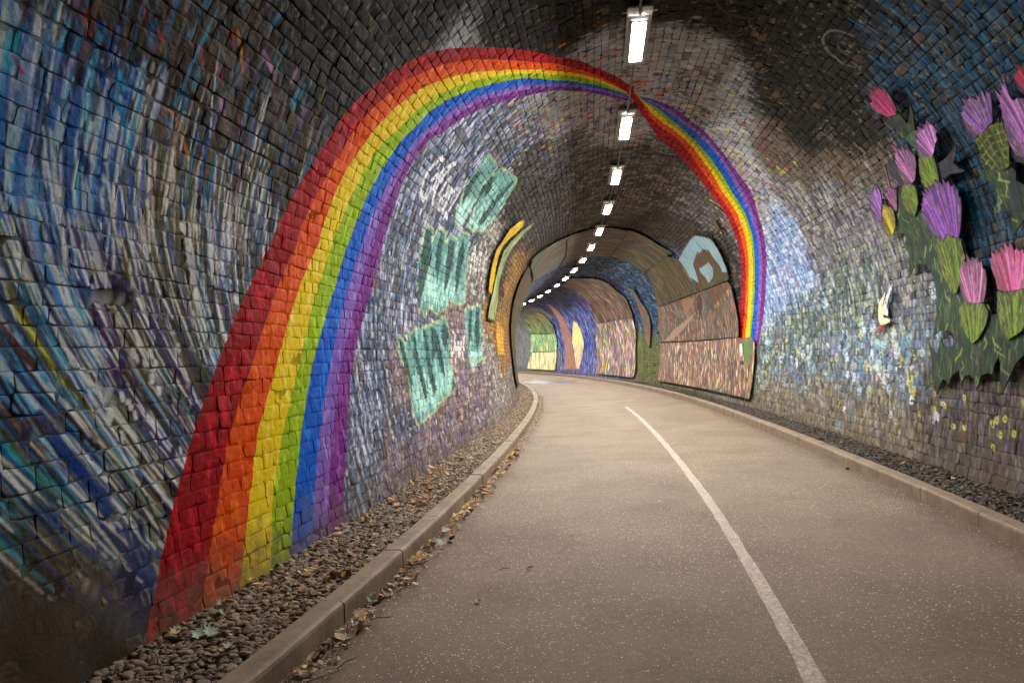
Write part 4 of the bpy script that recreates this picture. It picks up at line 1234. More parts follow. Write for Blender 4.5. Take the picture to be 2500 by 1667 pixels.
def attr_material(name, rough, bscale, bstr):
    m, nt, p = new_mat(name)
    a = node(nt, 'ShaderNodeAttribute', attribute_name='paint').outputs['Color']
    c = mix_c(nt, .5, a, ramp_n(nt, noise_n(nt, bscale, 3), [(.3, (.6, .6, .6)), (.7, (1.05, 1.05, 1.05))]), 'MULTIPLY')
    nt.links.new(c, p.inputs['Base Color'])
    p.inputs['Roughness'].default_value = rough
    bump_n(nt, p, noise_n(nt, bscale * 1.5, 3), bstr, .003)
    return m
M_GRAVEL = attr_material('gravel_stone', .75, 90, .3)
M_LEAF = attr_material('dry_leaf', .6, 120, .3)
M_SOIL = plain('dark_soil', (84, 70, 56), .95, .4, 40, 0, .8, .2)
M_TWIG = plain('twig_bark', (74, 54, 38), .8, .3, 60)
M_GROUND = plain('ground_earth', (70, 66, 46), .95, .3, 1.5)

def water_material():
    m, nt, p = new_mat('puddle_water')
    p.inputs['Base Color'].default_value = tuple(lin((70, 62, 56))) + (1,)
    p.inputs['Roughness'].default_value = .38
    p.inputs['Specular IOR Level'].default_value = .9
    bump_n(nt, p, noise_n(nt, 1.2, 2), .03, .02)
    return m
M_WATER = water_material()

# ------------------------------------------------------------------ ground, path, kerbs
G = Geo()
G.add([(-400, -400, -.25), (400, -400, -.25), (400, 400, -.25), (-400, 400, -.25)], [(0, 1, 2, 3)])
tag(G.build('ground', M_GROUND), kind='structure')

HALF_W = 1.9095
def strip(name, s_vals, u_vals, zf, mat):
    S, Uu = np.meshgrid(s_vals, u_vals, indexing='ij')
    P = axis_pos(S.ravel(), Uu.ravel(), 0.0)
    P[:, 2] = zf(S.ravel(), Uu.ravel())
    n, m = S.shape
    idx = np.arange(n * m).reshape(n, m)
    q = np.stack([idx[:-1, :-1], idx[:-1, 1:], idx[1:, 1:], idx[1:, :-1]], -1).reshape(-1, 4)
    return link(name, mesh_np(name, P, q), mat)
path = strip('path', np.arange(-7, 79, .25), np.linspace(-HALF_W - .02, HALF_W + .02, 41),
             lambda s, u: .006 * (vnoise(s * .8 + 50, u * .8 + 50) - .5), M_ASPHALT)
_at = path.data.attributes.new('edge', 'FLOAT', 'POINT')
_U = np.tile(np.abs(np.linspace(-HALF_W - .02, HALF_W + .02, 41)), len(np.arange(-7, 79, .25)))
_at.data.foreach_set('value', _U.astype(np.float32))
tag(path, 'dusty brown asphalt path curving through the tunnel', kind='structure')

# painted centre line with uneven edges
s_l = np.arange(-3, 16.75, .03)
e1, e2 = .040 + .010 * (vnoise(s_l * 6, s_l * 0 + 3) - .5), .040 + .010 * (vnoise(s_l * 6, s_l * 0 + 9) - .5)
u_c = .2122 + .02 * (vnoise(s_l * .35, s_l * 0 + 30) - .5)
zl = .005 + .006 * (vnoise(s_l * .8 + 50, u_c * .8 + 50) - .5)
V = np.concatenate([axis_pos(s_l, u_c - e1, zl), axis_pos(s_l, u_c + e2, zl)])
n = len(s_l)
q = np.array([(i, n + i, n + i + 1, i + 1) for i in range(n - 1)])
ln_o = link('centre_line', mesh_np('centre_line', V, q), M_LINE, path)
ln_o['label'] = 'worn cream centre line painted on the path'

KERB_H, KERB_W = .117, .125
def kerb_run(name, side, s_joint, label):
    root = empty(name, axis_pos(0.0, side * HALF_W, 0.0))
    tag(root, label, kind='structure')
    u0 = side * HALF_W
    s = s_joint - 10 * .915
    while s < 62:
        L = .915 / (1 + u0 * float(np.interp(s, KN, KV)))
        if s > -3:
            a, b = s + .004, s + L - .004
            ns = 5
            # cross-section from the path side over the top; outer top edge worn round
            prof = [(0, -.12), (0, KERB_H - .024), (.004, KERB_H - .010), (.012, KERB_H - .003), (.024, KERB_H), (KERB_W - .004, KERB_H), (KERB_W, KERB_H - .004), (KERB_W, -.12)]
            dz, du = random.gauss(0, .0022), random.gauss(0, .002)
            V, F = [], []
            for i, ss in enumerate(np.linspace(a, b, ns)):
                for (pu, pz) in prof:
                    chip = random.uniform(0, .0022)
                    V.append(axis_pos(float(ss), u0 + side * (pu + du + chip), pz + dz - chip))
            m = len(prof)
            for i in range(ns - 1):
                for j in range(m):
                    k = (j + 1) % m
                    f = (i * m + j, i * m + k, (i + 1) * m + k, (i + 1) * m + j)
                    F.append(f if side > 0 else f[::-1])
            F.append(tuple(range(m))[::-1] if side > 0 else tuple(range(m)))
            F.append(tuple((ns - 1) * m + j for j in range(m)) if side > 0 else tuple((ns - 1) * m + j for j in range(m))[::-1])
            g = Geo(); g.add(V, F)
            g.build('kerb_stone', M_KERB, root)
        s += L
kerb_run('kerb_left', -1, 2.90, 'concrete kerb along the inside of the bend, leaves gathered at its foot')
kerb_run('kerb_right', 1, 9.045, 'concrete kerb along the outside of the bend below the thistle boards')

def wall_u(s, side, z=.1):
    q = smooth(8, 16, s)
    a = 1 - 0.07 / 2.62 * q
    hw = A0 - DB * ((Z0 - z) / Z0) ** 2
    return side * hw * a - .06 + .03 * q
for side, nm in ((-1, 'verge_left'), (1, 'verge_right')):
    sv = np.arange(-7, 79, .2)
    k = np.linspace(0, 1, 6)
    S, K = np.meshgrid(sv, k, indexing='ij')
    Uu = side * (HALF_W + KERB_W - .01) * (1 - K) + (wall_u(S, side) + side * .05) * K
    P = axis_pos(S.ravel(), Uu.ravel(), 0.0)
    P[:, 2] = .075 + .02 * vnoise(S.ravel() * 3, K.ravel() * 5 + 20) + (.02 * K).ravel()
    idx = np.arange(S.size).reshape(S.shape)
    q = np.stack([idx[:-1, :-1], idx[:-1, 1:], idx[1:, 1:], idx[1:, :-1]], -1).reshape(-1, 4)
    tag(link(nm, mesh_np(nm, P, q), M_SOIL), 'strip of dark soil and gravel between kerb and tunnel wall', kind='structure')

# ------------------------------------------------------------------ lining: mortar bed, then bricks
def grid_mesh(name, sv, tv, off, mat, parent=None, shade=1.0):
    S, T = np.meshgrid(sv, tv, indexing='ij')
    s, t = S.ravel(), T.ravel()
    offs = off if np.isscalar(off) else off(s, t)
    P = surf(s, t, offs)
    idx = np.arange(S.size).reshape(S.shape)
    q = np.stack([idx[:-1, :-1], idx[:-1, 1:], idx[1:, 1:], idx[1:, :-1]], -1).reshape(-1, 4)
    low = 1 - smooth(2.0, 4.0, np.minimum(t, T_MAX - t))
    gr = np.clip(.8 - .5 * low + .7 * (vnoise(s * 5, t * 8 + 60) - .5), .08, .92)
    at = {'paint': paint_at(np.clip(s, .45, 61), t) * shade, 'rainbow': rainbow_at(s, t), 'grime': gr}
    return link(name, mesh_np(name, P, q, point_attrs=at), mat, parent)

BRICK_END = 27.0
tunnel = empty('tunnel', axis_pos(8.0, 0.0, 0.0))
tag(tunnel, 'long curved brick tunnel covered in brush-stroke murals and a rainbow', 'tunnel', kind='thing')
tv = np.linspace(0, T_MAX, 250)
def bed_off(s, t):
    # joints of the lower walls are nearly flush with paint and mortar, those of the vault are raked out
    low = 1 - smooth(2.2, 4.0, np.minimum(t, T_MAX - t))
    foot = (1 - smooth(.35, .8, t)) * (1 - smooth(2.3, 3.2, s))
    return -.0074 + .0026 * low + .0062 * foot + .006 * (vnoise(s * 7, t * 11) - .5) + .004 * (vnoise(s * 31, t * 31) - .5)
grid_mesh('mortar_bed', np.concatenate([np.arange(-7, 1, .1), np.arange(1, 15, .04), np.arange(15, BRICK_END + .05, .08)]), tv, bed_off, M_MORTAR, tunnel)
far_lining = grid_mesh('lining', np.arange(BRICK_END - .04, 78, .09), np.linspace(0, T_MAX, 200),
                       lambda s, t: -.008 + .012 * (vnoise(s * 7, t * 9) - .5) + .02 * (vnoise(s * 2, t * 2) - .5), M_BRICK, tunnel)

# lay the courses
courses = [0.0]
while courses[-1] < T_MAX - .05:
    t = courses[-1]
    low = min(t, T_MAX - t) < 1.5
    courses.append(t + (random.uniform(.080, .102) if low else random.uniform(.076, .086)))
courses[-1] = T_MAX
bs0, bs1, bt0, bt1, brow = [], [], [], [], []
for r, (ta, tb) in enumerate(zip(courses[:-1], courses[1:])):
    low = min(ta, T_MAX - tb) < 1.5
    s = -1.5 - random.random() * .3
    header = r % 2
    while s < BRICK_END:
        if low:
            L = random.choice((.11, .115, .15, .2, .22, .225, .23)) * random.uniform(.9, 1.1)
        else:
            L = (.118 if random.random() < (.75 if header else .35) else .225) * random.uniform(.93, 1.07)
        bs0.append(s); bs1.append(s + L); bt0.append(ta); bt1.append(tb); brow.append(r)
        s += L
bs0, bs1, bt0, bt1 = map(np.array, (bs0, bs1, bt0, bt1))
NB = len(bs0)
# size of every brick in the picture decides how finely it is cut
c00, d0 = project(surf(bs0, bt0)); c10, d1 = project(surf(bs1, bt0)); c01, d2 = project(surf(bs0, bt1)); c11, d3 = project(surf(bs1, bt1))
dep = np.minimum(np.minimum(d0, d1), np.minimum(d2, d3))
ls = np.maximum(np.hypot(*(c10 - c00).T), np.hypot(*(c11 - c01).T))
lt = np.maximum(np.hypot(*(c01 - c00).T), np.hypot(*(c11 - c10).T))
mid = (c00 + c11) / 2
inside = (dep > .3) & (mid[:, 0] > -60) & (mid[:, 0] < 1084) & (mid[:, 1] > -60) & (mid[:, 1] < 742)
px_area = np.abs((c11[:, 0] - c00[:, 0]) * (c01[:, 1] - c10[:, 1]) - (c11[:, 1] - c00[:, 1]) * (c01[:, 0] - c10[:, 0])) / 2
STEPS = np.array([1, 2, 3, 4, 6, 8, 10, 13, 16, 20, 26])
def quant(v, lim):
    v = np.clip(v, 1, lim)
    return STEPS[np.searchsorted(STEPS, v - .3).clip(0, len(STEPS) - 1)]
nx = np.where(inside, quant(ls / 1.45, 26), 2)
ny = np.where(inside, quant(lt / 1.6, 20), 1)
b_jit = rng.normal(0, 1, (NB, 12))
b_h = np.clip(rng.normal(0, .0016, NB), -.003, .005)
b_tone = np.clip(rng.normal(1, .08, NB), .75, 1.2)
b_bare = rng.random(NB)

def brick_arrays(ids, gx, gy):
    """Vertices, faces and paint of bricks ids, all cut gx by gy; pillow-faced with a skirt into the joint."""
    n = len(ids)
    a = np.linspace(-1, 1, gx + 1); b = np.linspace(-1, 1, gy + 1)
    A, B = np.meshgrid(a, b, indexing='ij')
    A, B = A.ravel(), B.ravel()
    idx = np.arange((gx + 1) * (gy + 1)).reshape(gx + 1, gy + 1)
    border = np.concatenate([idx[:, 0], idx[-1, 1:], idx[::-1, -1][1:], idx[0, ::-1][1:-1]])
    nt_, nb_ = len(A), len(border)
    q1 = np.stack([idx[:-1, :-1], idx[1:, :-1], idx[1:, 1:], idx[:-1, 1:]], -1).reshape(-1, 4)[:, ::-1]
    k = np.arange(nb_)
    q2 = np.stack([nt_ + k, nt_ + (k + 1) % nb_, nt_ + nb_ + (k + 1) % nb_, nt_ + nb_ + k], -1)
    Q = np.concatenate([q1, q2])
    aa = np.concatenate([A, A[border], A[border]]); bb = np.concatenate([B, B[border], B[border]])
    skirt = np.concatenate([np.zeros(nt_ + nb_), np.ones(nb_)])
    sc, tc = (bs0[ids] + bs1[ids])[:, None] / 2, (bt0[ids] + bt1[ids])[:, None] / 2
    hs, ht = (bs1[ids] - bs0[ids])[:, None] / 2, (bt1[ids] - bt0[ids])[:, None] / 2
    J = b_jit[ids]
    ins = np.where(skirt > 0, .0006, .0026)[None]
    x = aa[None] * (hs - ins); y = bb[None] * (ht - ins)
    # rounded corners, slight skew, bowed edges
    rc = (np.abs(aa) * np.abs(bb)) ** 6
    x = x * (1 - .06 * rc[None] * (1 + .5 * J[:, 8:9])); y = y * (1 - .09 * rc[None] * (1 + .5 * J[:, 9:10]))
    x = x + .0035 * (J[:, 0:1] * bb[None] + J[:, 1:2] * aa[None] * bb[None])
    y = y + .0028 * (J[:, 2:3] * aa[None] + J[:, 3:4] * aa[None] * bb[None] + J[:, 4:5] * (aa[None] ** 2))
    s, t = sc + x, tc + y + .012 * (vnoise(sc * .7, tc * 4) - .5) * 2
    e = np.maximum(np.abs(aa), np.abs(bb))
    h = b_h[ids][:, None] + .0012 * (J[:, 5:6] * aa[None] + J[:, 6:7] * bb[None]) - .0018 * (e ** 6)[None]
    h = h + .0035 * (vnoise(s * 26, t * 26) - .5) + .002 * (vnoise(s * 70, t * 70) - .5)
    h = np.where(skirt[None] > 0, -.012, h)
    t = np.clip(t, 0, T_MAX)
    sf, tf = s.ravel(), t.ravel()
    P = surf(sf, tf, h.ravel())
    colr = paint_at(np.clip(sf, .45, 61), tf).reshape(n, -1, 3) * b_tone[ids][:, None, None]
    # a few bricks have lost their paint
    bare = (b_bare[ids] > .975)[:, None, None] * (.35 + .5 * vnoise(s * 18 + 7, t * 18))[..., None]
    colr = colr + (lin((96, 72, 56)).astype(np.float32) - colr) * bare
    colr = colr * np.where(skirt > 0, .75, 1.0)[None, :, None]
    rb = rainbow_at(sf, tf)
    m = nt_ + 2 * nb_
    QQ = (Q[None] + (np.arange(n) * m)[:, None, None])
    return P.reshape(n, m, 3), QQ, colr, rb.reshape(n, m), Q

vis = np.where(inside, px_area, 0)
rb_mid = rainbow_at((bs0 + bs1) / 2, (bt0 + bt1) / 2)
in_rain = (rb_mid > 0) & (rb_mid < 6)
tm_b = (bt0 + bt1) / 2
group_of = np.where(in_rain, 0, np.where(tm_b < 3.4, 1, np.where(tm_b > 8.5, 2, 3)))
big = np.argsort(-vis)[:300]
is_big = np.zeros(NB, bool); is_big[big] = True
for b in big:
    P, QQ, cc, rb, Q = brick_arrays(np.array([b]), int(nx[b]), int(ny[b]))
    o = link('brick', mesh_np('brick', P[0], Q, point_attrs={'paint': cc[0], 'rainbow': rb[0]}), M_BRICK, tunnel)
for gi, (nm, lab) in enumerate((('rainbow_brickwork', 'bricks painted in bands of red, orange, yellow, green, blue and purple'),
                                ('wall_brickwork', 'streaked blue, grey and cream bricks of the inner wall'),
                                ('wall_brickwork', 'grey and lilac bricks of the outer wall behind the thistles'),
                                ('vault_brickwork', 'sooty and pale grey bricks of the vault'))):
    Vs, Qs, Cs, Rs, base = [], [], [], [], 0
    for gx in np.unique(nx):
        for gy in np.unique(ny):
            ids = np.where((nx == gx) & (ny == gy) & ~is_big & (group_of == gi))[0]
            if not len(ids):
                continue
            P, QQ, cc, rb, Q = brick_arrays(ids, int(gx), int(gy))
            Vs.append(P.reshape(-1, 3)); Qs.append(QQ.reshape(-1, 4) + base); Cs.append(cc.reshape(-1, 3)); Rs.append(rb.ravel())
            base += Vs[-1].shape[0]
    o = link(nm, mesh_np(nm, np.concatenate(Vs), np.concatenate(Qs), point_attrs={'paint': np.concatenate(Cs), 'rainbow': np.concatenate(Rs)}), M_BRICK, tunnel)
    tag(o, lab, kind='stuff')

# ------------------------------------------------------------------ lamps along the crown
LAMP_U, LAMP_Z, LAMP_S0, LAMP_DS = -.1806, 4.435, 6.97, 2.7084
def lamp_axes(s):
    c = float(np.interp(s, S_AX, PSI))
    return np.array([[math.cos(c), -math.sin(c), 0], [math.sin(c), math.cos(c), 0], [0, 0, 1]])
def make_lamp(s, label, group, glow=None):
    R = lamp_axes(s)
    base = axis_pos(s, LAMP_U, LAMP_Z)
    root = empty('tunnel_lamp', base)
    tag(root, label, 'lamp', group)
    g = Geo(); g.box(base + R @ np.array([0, 0, .012]), .232, 1.28, .02, R); g.build('back_plate', M_PLATE, root, .003)
    g = Geo(); g.box(base + R @ np.array([0, .05, -.020]), .178, 1.06, .042, R, .9); housing = g.build('housing', M_PLATE, root)
    g = Geo()
    g.box(base + R @ np.array([0, -.005, -.040]), .124, .87, .012, R, .97)
    g.build('diffuser', glow or M_LAMP, housing)
    g = Geo()      # raised rim round the diffuser
    for sx in (-1, 1):
        g.box(base + R @ np.array([sx * .070, -.005, -.041]), .014, .90, .018, R)
    for sy in (-1, 1):
        g.box(base + R @ np.array([0, -.005 + sy * .443, -.0415]), .126, .014, .017, R)
    g.build('rim', M_PLATE, housing)
    for sx in (-1, 1):
        g = Geo()
        g.box(base + R @ np.array([sx * .137, -.55, .008]), .05, .03, .008, R)
        g.box(base + R @ np.array([sx * .158, -.55, .03]), .008, .03, .05, R)
        g.build('bracket', M_STEEL, root)
    g = Geo(); g.tube([base + R @ np.array([0, -.64, .003]), base + R @ np.array([0, -.52, .0])], .018, 10); g.build('cable_gland', M_CONDUIT, root, 0, True)
    g = Geo()
    g.tube([axis_pos(s + .58, LAMP_U, LAMP_Z + .004), axis_pos(s + 1.35, LAMP_U, LAMP_Z + .022), axis_pos(s + LAMP_DS - .6, LAMP_U, LAMP_Z + .003)], .011, 8)
    g.build('conduit', M_CONDUIT, root, 0, True)
    for sy in (-.5, .5):
        g = Geo(); g.tube([base + R @ np.array([0, sy, .02]), base + R @ np.array([0, sy, .095])], .012, 8); g.build('hanger', M_STEEL, root, 0, True)
    return root
for k in range(20):  # lamps hidden past the bend are added to light the far wall
    s = LAMP_S0 + LAMP_DS * k
    if k == 0:
        lab, gr = 'white lamp hung before the rainbow twist, the frontmost of its line', None
    elif k == 1:
        lab, gr = 'white lamp hung just behind the twist of the rainbow', None
    else:
        lab, gr = 'small bright white lamp in the line receding along the crown', 'lamps in a line along the tunnel crown'
    make_lamp(s, lab, gr)
make_lamp(LAMP_S0 - LAMP_DS, 'dim added lamp overhead, unseen, out before the rainbow', None, M_LAMP_DIM)  # unseen lamp continuing the line, added dim to brighten the near walls
g = Geo()
g.tube([axis_pos(1.0, LAMP_U, LAMP_Z + .02), axis_pos(2.4, LAMP_U, LAMP_Z + .03), axis_pos(3.66, LAMP_U, LAMP_Z + .004)], .011, 8)
tag(g.build('conduit', M_CONDUIT, None, 0, True), 'thin grey conduit running on overhead beyond the added dim lamp', 'conduit')

# ------------------------------------------------------------------ painted cut-out boards
PAL = {
 'green': ((44, 92, 58), [(36, 80, 56), (62, 110, 58), (30, 62, 52), (90, 124, 60), (48, 100, 76), (60, 60, 80), (120, 130, 60)], .12, .018),
 'dkgreen': ((40, 78, 44), [(30, 66, 42), (70, 104, 50), (96, 124, 50), (34, 56, 40)], .07, .01),
 'stem': ((78, 128, 84), [(64, 112, 78), (96, 142, 96), (50, 96, 70)], .08, .012),
 'pinkrose': ((150, 56, 98), [(186, 84, 130), (120, 40, 84), (206, 110, 140), (180, 90, 70), (84, 38, 72)], .07, .014),
 'lilacpink': ((150, 104, 158), [(176, 130, 180), (124, 84, 150), (196, 150, 190), (140, 92, 130), (100, 80, 150)], .1, .01),
 'slate': ((74, 70, 98), [(66, 62, 92), (86, 82, 108), (76, 96, 88)], .1, .02),
 'calyx': ((92, 112, 52), [(142, 150, 50), (70, 98, 54), (160, 164, 70), (64, 84, 60), (176, 160, 60), (110, 130, 60)], .06, .009),
 'calyxy': ((140, 126, 60), [(176, 160, 60), (110, 100, 56), (190, 150, 80), (96, 90, 60)], .05, .008),
 'calyxnet': ((66, 82, 40), [(54, 70, 40), (80, 96, 44), (60, 60, 48), (92, 104, 44)], .06, .012),
 'pinkblue': ((150, 100, 140), [(100, 104, 160), (184, 110, 140), (120, 86, 140), (90, 96, 150), (196, 130, 150)], .08, .012),
 'magenta': ((180, 92, 156), [(160, 80, 150), (200, 120, 170), (140, 70, 130)], .1, .012),
 'purple': ((132, 92, 160), [(156, 116, 180), (104, 72, 140), (190, 150, 190), (90, 70, 130), (170, 90, 90), (180, 150, 170)], .12, .011),
 'bigpurple': ((134, 84, 168), [(160, 100, 180), (90, 72, 170), (196, 120, 180), (110, 60, 140), (80, 90, 190), (176, 84, 150)], .12, .014),
 'dustypink': ((166, 106, 140), [(190, 124, 160), (140, 96, 120), (176, 90, 130), (120, 100, 110), (170, 130, 180)], .08, .013),
 'hotpink': ((204, 100, 140), [(220, 130, 160), (190, 70, 110), (170, 96, 160), (230, 150, 170), (196, 60, 90)], .14, .014),
 'redpink': ((150, 44, 76), [(190, 120, 140), (120, 30, 60), (170, 60, 90)], .12, .012),
 'tan': ((196, 180, 148), [(210, 198, 168), (176, 160, 130)], .05, .01),
 'whitewing': ((196, 200, 206), [(220, 222, 226), (120, 124, 132), (60, 62, 70), (170, 176, 186)], .04, .008),
 'red': ((170, 60, 44), [(150, 50, 40), (190, 80, 56)], .03, .008),
 'crowd': ((104, 84, 70), [(140, 108, 86), (64, 50, 42), (176, 146, 118), (150, 84, 60), (62, 92, 60), (160, 118, 46), (60, 60, 90), (150, 50, 44), (210, 190, 160), (56, 84, 116), (44, 34, 30), (110, 120, 70), (130, 64, 100), (120, 100, 84), (130, 104, 86)], .2, .042),
 'crowdmid': ((92, 78, 60), [(124, 98, 78), (60, 52, 42), (76, 84, 52), (150, 124, 100), (56, 66, 46), (120, 84, 60), (150, 70, 56), (84, 96, 116), (44, 38, 34), (100, 88, 66)], .22, .042),
 'landscape': ((58, 64, 38), [(72, 84, 44), (42, 46, 32), (84, 66, 44), (110, 106, 76), (36, 48, 28), (120, 76, 44)], .4, .035),
 'darkgreen': ((62, 62, 44), [(84, 84, 54), (30, 32, 22), (100, 70, 50), (48, 74, 40), (116, 114, 86), (120, 56, 44), (40, 44, 30), (70, 90, 60)], .7, .045),
 'flowers': ((110, 108, 88), [(160, 96, 140), (80, 126, 50), (190, 160, 70), (110, 80, 104), (62, 110, 62), (200, 150, 176), (100, 80, 140), (170, 76, 70), (170, 170, 150), (70, 76, 50), (120, 120, 110)], .32, .085),
 'flowersup': ((80, 70, 56), [(110, 90, 66), (62, 76, 40), (140, 90, 110), (96, 110, 50), (52, 42, 38), (130, 70, 86), (150, 130, 110)], .45, .08),
 'brown': ((110, 80, 60), [(130, 92, 66), (90, 70, 60), (90, 96, 100)], .2, .03),
 'meadow': ((90, 150, 100), [(120, 190, 130), (50, 110, 76), (160, 170, 80), (110, 130, 100), (190, 130, 90), (40, 140, 106)], .5, .12),
 'meadowlow': ((170, 160, 120), [(210, 190, 140), (130, 170, 90), (210, 130, 60), (190, 200, 160), (110, 150, 100)], .5, .12),
 'meadowup': ((96, 110, 70), [(110, 140, 66), (60, 70, 44), (160, 110, 80), (70, 150, 90), (120, 104, 80)], .5, .12),
 'yellow': ((176, 140, 34), [(190, 150, 40), (150, 120, 40), (130, 120, 50), (200, 170, 60)], .14, .02),
 'palegreen': ((112, 126, 84), [(140, 150, 110), (84, 104, 66), (150, 160, 130), (120, 116, 60)], .2, .02),
}
def board_part(name, poly, pal, off, res, parent, angle=None, fills=(), thick=.006, label=None, ragged=None):
    """A cut board following the curve of the lining: outline poly in (s, t), own thickness and painted face."""
    p = np.array(poly, float)
    if np.sum(p[:, 0] * np.roll(p[:, 1], -1) - np.roll(p[:, 0], -1) * p[:, 1]) < 0:
        p = p[::-1]
    lo, hi = p.min(0), p.max(0)
    base, cols, L, w = PAL[pal]
    cvb = Canvas(lo[0] - .02, hi[0] + .02, lo[1] - .02, hi[1] + .02, max(res * .6, .004))
    cvb.a[:] = vivid(base, .95) * (.58 if name in ('flower_head', 'calyx', 'leaf', 'leaf_board', 'petal', 'stem') else .9)
    area = (hi[0] - lo[0]) * (hi[1] - lo[1])
    mute = name in ('flower_head', 'calyx', 'leaf', 'leaf_board', 'petal', 'stem')
    crowdy = pal.startswith('crowd')
    cl = [vivid(c, .85) * .58 if mute else vivid(c, 1.0 if crowdy else .9 if pal.startswith('meadow') else 1.2) for c in cols]
    def dabs(nn, alpha):
        for _ in range(nn):
            s, t = random.uniform(lo[0], hi[0]), random.uniform(lo[1], hi[1])
            ln = L * random.uniform(.4, 1.3) / 2
            m = random.gauss(0, .12)
            if angle == 'fan':
                m = -(s - (lo[0] + hi[0]) / 2) / max(hi[0] - lo[0], .05) * .9 + random.gauss(0, .08)
            cvb.line((s - m * ln, t - ln), (s + m * ln, t + ln), w * random.uniform(.6, 1.5), cl[random.randrange(len(cl))] * random.uniform(.6, 1.35), alpha, .4)
    nn = int(min(6500, area / (L * w) * 1.8))
    dabs(nn, .95)
    for c, fp in fills:
        cvb.fill(fp, lin(c), .9)
    if fills:
        dabs(nn // 5, .35)
    if pal == 'calyxnet':
        for k in range(7):
            x = lo[0] + (hi[0] - lo[0]) * k / 6
            cvb.path([(x, lo[1]), (x + .05, (lo[1] + hi[1]) / 2), (x - .03, hi[1])], .008, lin((150, 150, 56)), .8)
            y = lo[1] + (hi[1] - lo[1]) * k / 6
            cvb.path([(lo[0], y), ((lo[0] + hi[0]) / 2, y - .03), (hi[0], y + .03)], .008, lin((150, 150, 56)), .8)
    cvb.path([tuple(q) for q in p] + [tuple(p[0])], .014, vivid(base) * .45, .55)
    if pal in ('green', 'dkgreen'):
        for k in range(int(area * 60)):
            s, t = random.uniform(lo[0], hi[0]), random.uniform(lo[1], hi[1])
            a = random.uniform(-1, 1)
            cc_ = random.choice(((150, 158, 66), (110, 140, 90), (24, 48, 44), (60, 56, 84), (120, 150, 70)))
            cvb.path([(s, t), (s + .05 * a, t + .05), (s + .05 * a + .07 * random.gauss(0, 1), t + .1)], random.uniform(.006, .014), lin(cc_), .8)
        for k in range(3):
            x = lo[0] + (hi[0] - lo[0]) * random.uniform(.25, .8)
            cvb.path([(x, lo[1] + .15), (x + .05, (lo[1] + hi[1]) / 2), (x + .12, hi[1] - .15)], .05, lin((44, 50, 72)), .6)
    if 'fan' == angle:
        for k in range(34):
            x = random.uniform(-.46, .46)
            cs_ = (lo[0] + hi[0]) / 2
            cvb.path([(cs_ + x * .35 * (hi[0] - lo[0]), hi[1]), (cs_ + x * (hi[0] - lo[0]), hi[1] - .85 * (hi[1] - lo[1]))], random.uniform(.004, .009), vivid(base) * random.choice((.35, .5, 1.7, 2.0)), .75)
    punch(cvb.a, .085 if crowdy else .10 if not mute else .12, .45)
    # refine the outline, then fill with a constrained triangulation
    out = []
    for a, b in zip(p, np.roll(p, -1, 0)):
        k = max(1, int(np.hypot(*(b - a)) / (res * 3)))
        for i in range(k):
            out.append(a + (b - a) * i / k)
    out = np.array(out)
    if name in ('flower_head', 'calyx'):
        # feathery fringe on the crown of a flower, short spines down the sides of a bulb
        c_ = p.mean(0)
        dense = []
        for a, b2 in zip(p, np.roll(p, -1, 0)):
            k = max(1, int(np.hypot(*(b2 - a)) / .028))
            dense += [a + (b2 - a) * i / k for i in range(k)]
        dense = np.array(dense)
        d = dense - c_
        d /= np.linalg.norm(d, axis=1)[:, None] + 1e-9
        up = np.clip((c_[1] - dense[:, 1]) / max(c_[1] - lo[1], .02), -1, 1)
        amp = np.where(up > -.1, .012 + .03 * np.clip(up, 0, 1), .004) if name == 'flower_head' else np.full(len(dense), .016)
        sgn = np.where(np.arange(len(dense)) % 2, 1.0, -.55) * rng.uniform(.4, 1.3, len(dense))
        dirn = d * .45 + np.array([0, -1.0]) * .55
        out = dense + dirn * (amp * sgn)[:, None]
        p = out
    if ragged:
        # hand-sawn edge: lobes of the given size and reach, only where ragged[2] says so
        size, amp, where = ragged
        dense = []
        for a, b2 in zip(p, np.roll(p, -1, 0)):
            k = max(1, int(np.hypot(*(b2 - a)) / (size / 4)))
            dense += [a + (b2 - a) * i / k for i in range(k)]
        dense = np.array(dense)
        tg = np.roll(dense, -1, 0) - np.roll(dense, 1, 0)
        nrm = np.stack([tg[:, 1], -tg[:, 0]], 1) / (np.linalg.norm(tg, axis=1)[:, None] + 1e-9)
        arc = np.cumsum(np.hypot(*(dense - np.roll(dense, 1, 0)).T))
        lobe = np.abs(np.sin(arc / size * math.pi)) * (.5 + vnoise(arc / size, arc * 0 + 77)) - .4
        ok = np.array([1.0 if where(s_, t_) else 0.0 for s_, t_ in dense])
        out = dense + nrm * (amp * lobe * ok)[:, None]
        p = out
    nb = len(out)
    gx, gy = np.meshgrid(np.arange(lo[0] + res / 2, hi[0], res), np.arange(lo[1] + res / 2, hi[1], res))
    gx = gx.ravel() + rng.uniform(-.15, .15, gx.size) * res; gy = gy.ravel() + rng.uniform(-.15, .15, gy.size) * res
    ins = in_poly(p, gx, gy)
    pts = [Vector((float(a), float(b))) for a, b in out] + [Vector((float(a), float(b))) for a, b in zip(gx[ins], gy[ins])]
    vo, eo, fo, ov, oe, of = delaunay_2d_cdt(pts, [(i, (i + 1) % nb) for i in range(nb)], [], 1, 1e-6)
    v2 = np.array([(q.x, q.y) for q in vo])
    tris = np.array([f for f in fo if len(f) == 3], int)
    n = len(v2)
    wav = .004 * (vnoise(v2[:, 0] * 2.5 + 9, v2[:, 1] * 2.5 + 40) - .5)
    F = surf(v2[:, 0], v2[:, 1], off + thick + wav)
    Bk = surf(v2[:, 0], v2[:, 1], off + wav)
    # boundary edges of the triangulation, walked as single edges
    ed = np.concatenate([tris[:, [0, 1]], tris[:, [1, 2]], tris[:, [2, 0]]])
    key = {}
    for a, b in ed.tolist():
        key[(a, b)] = 1
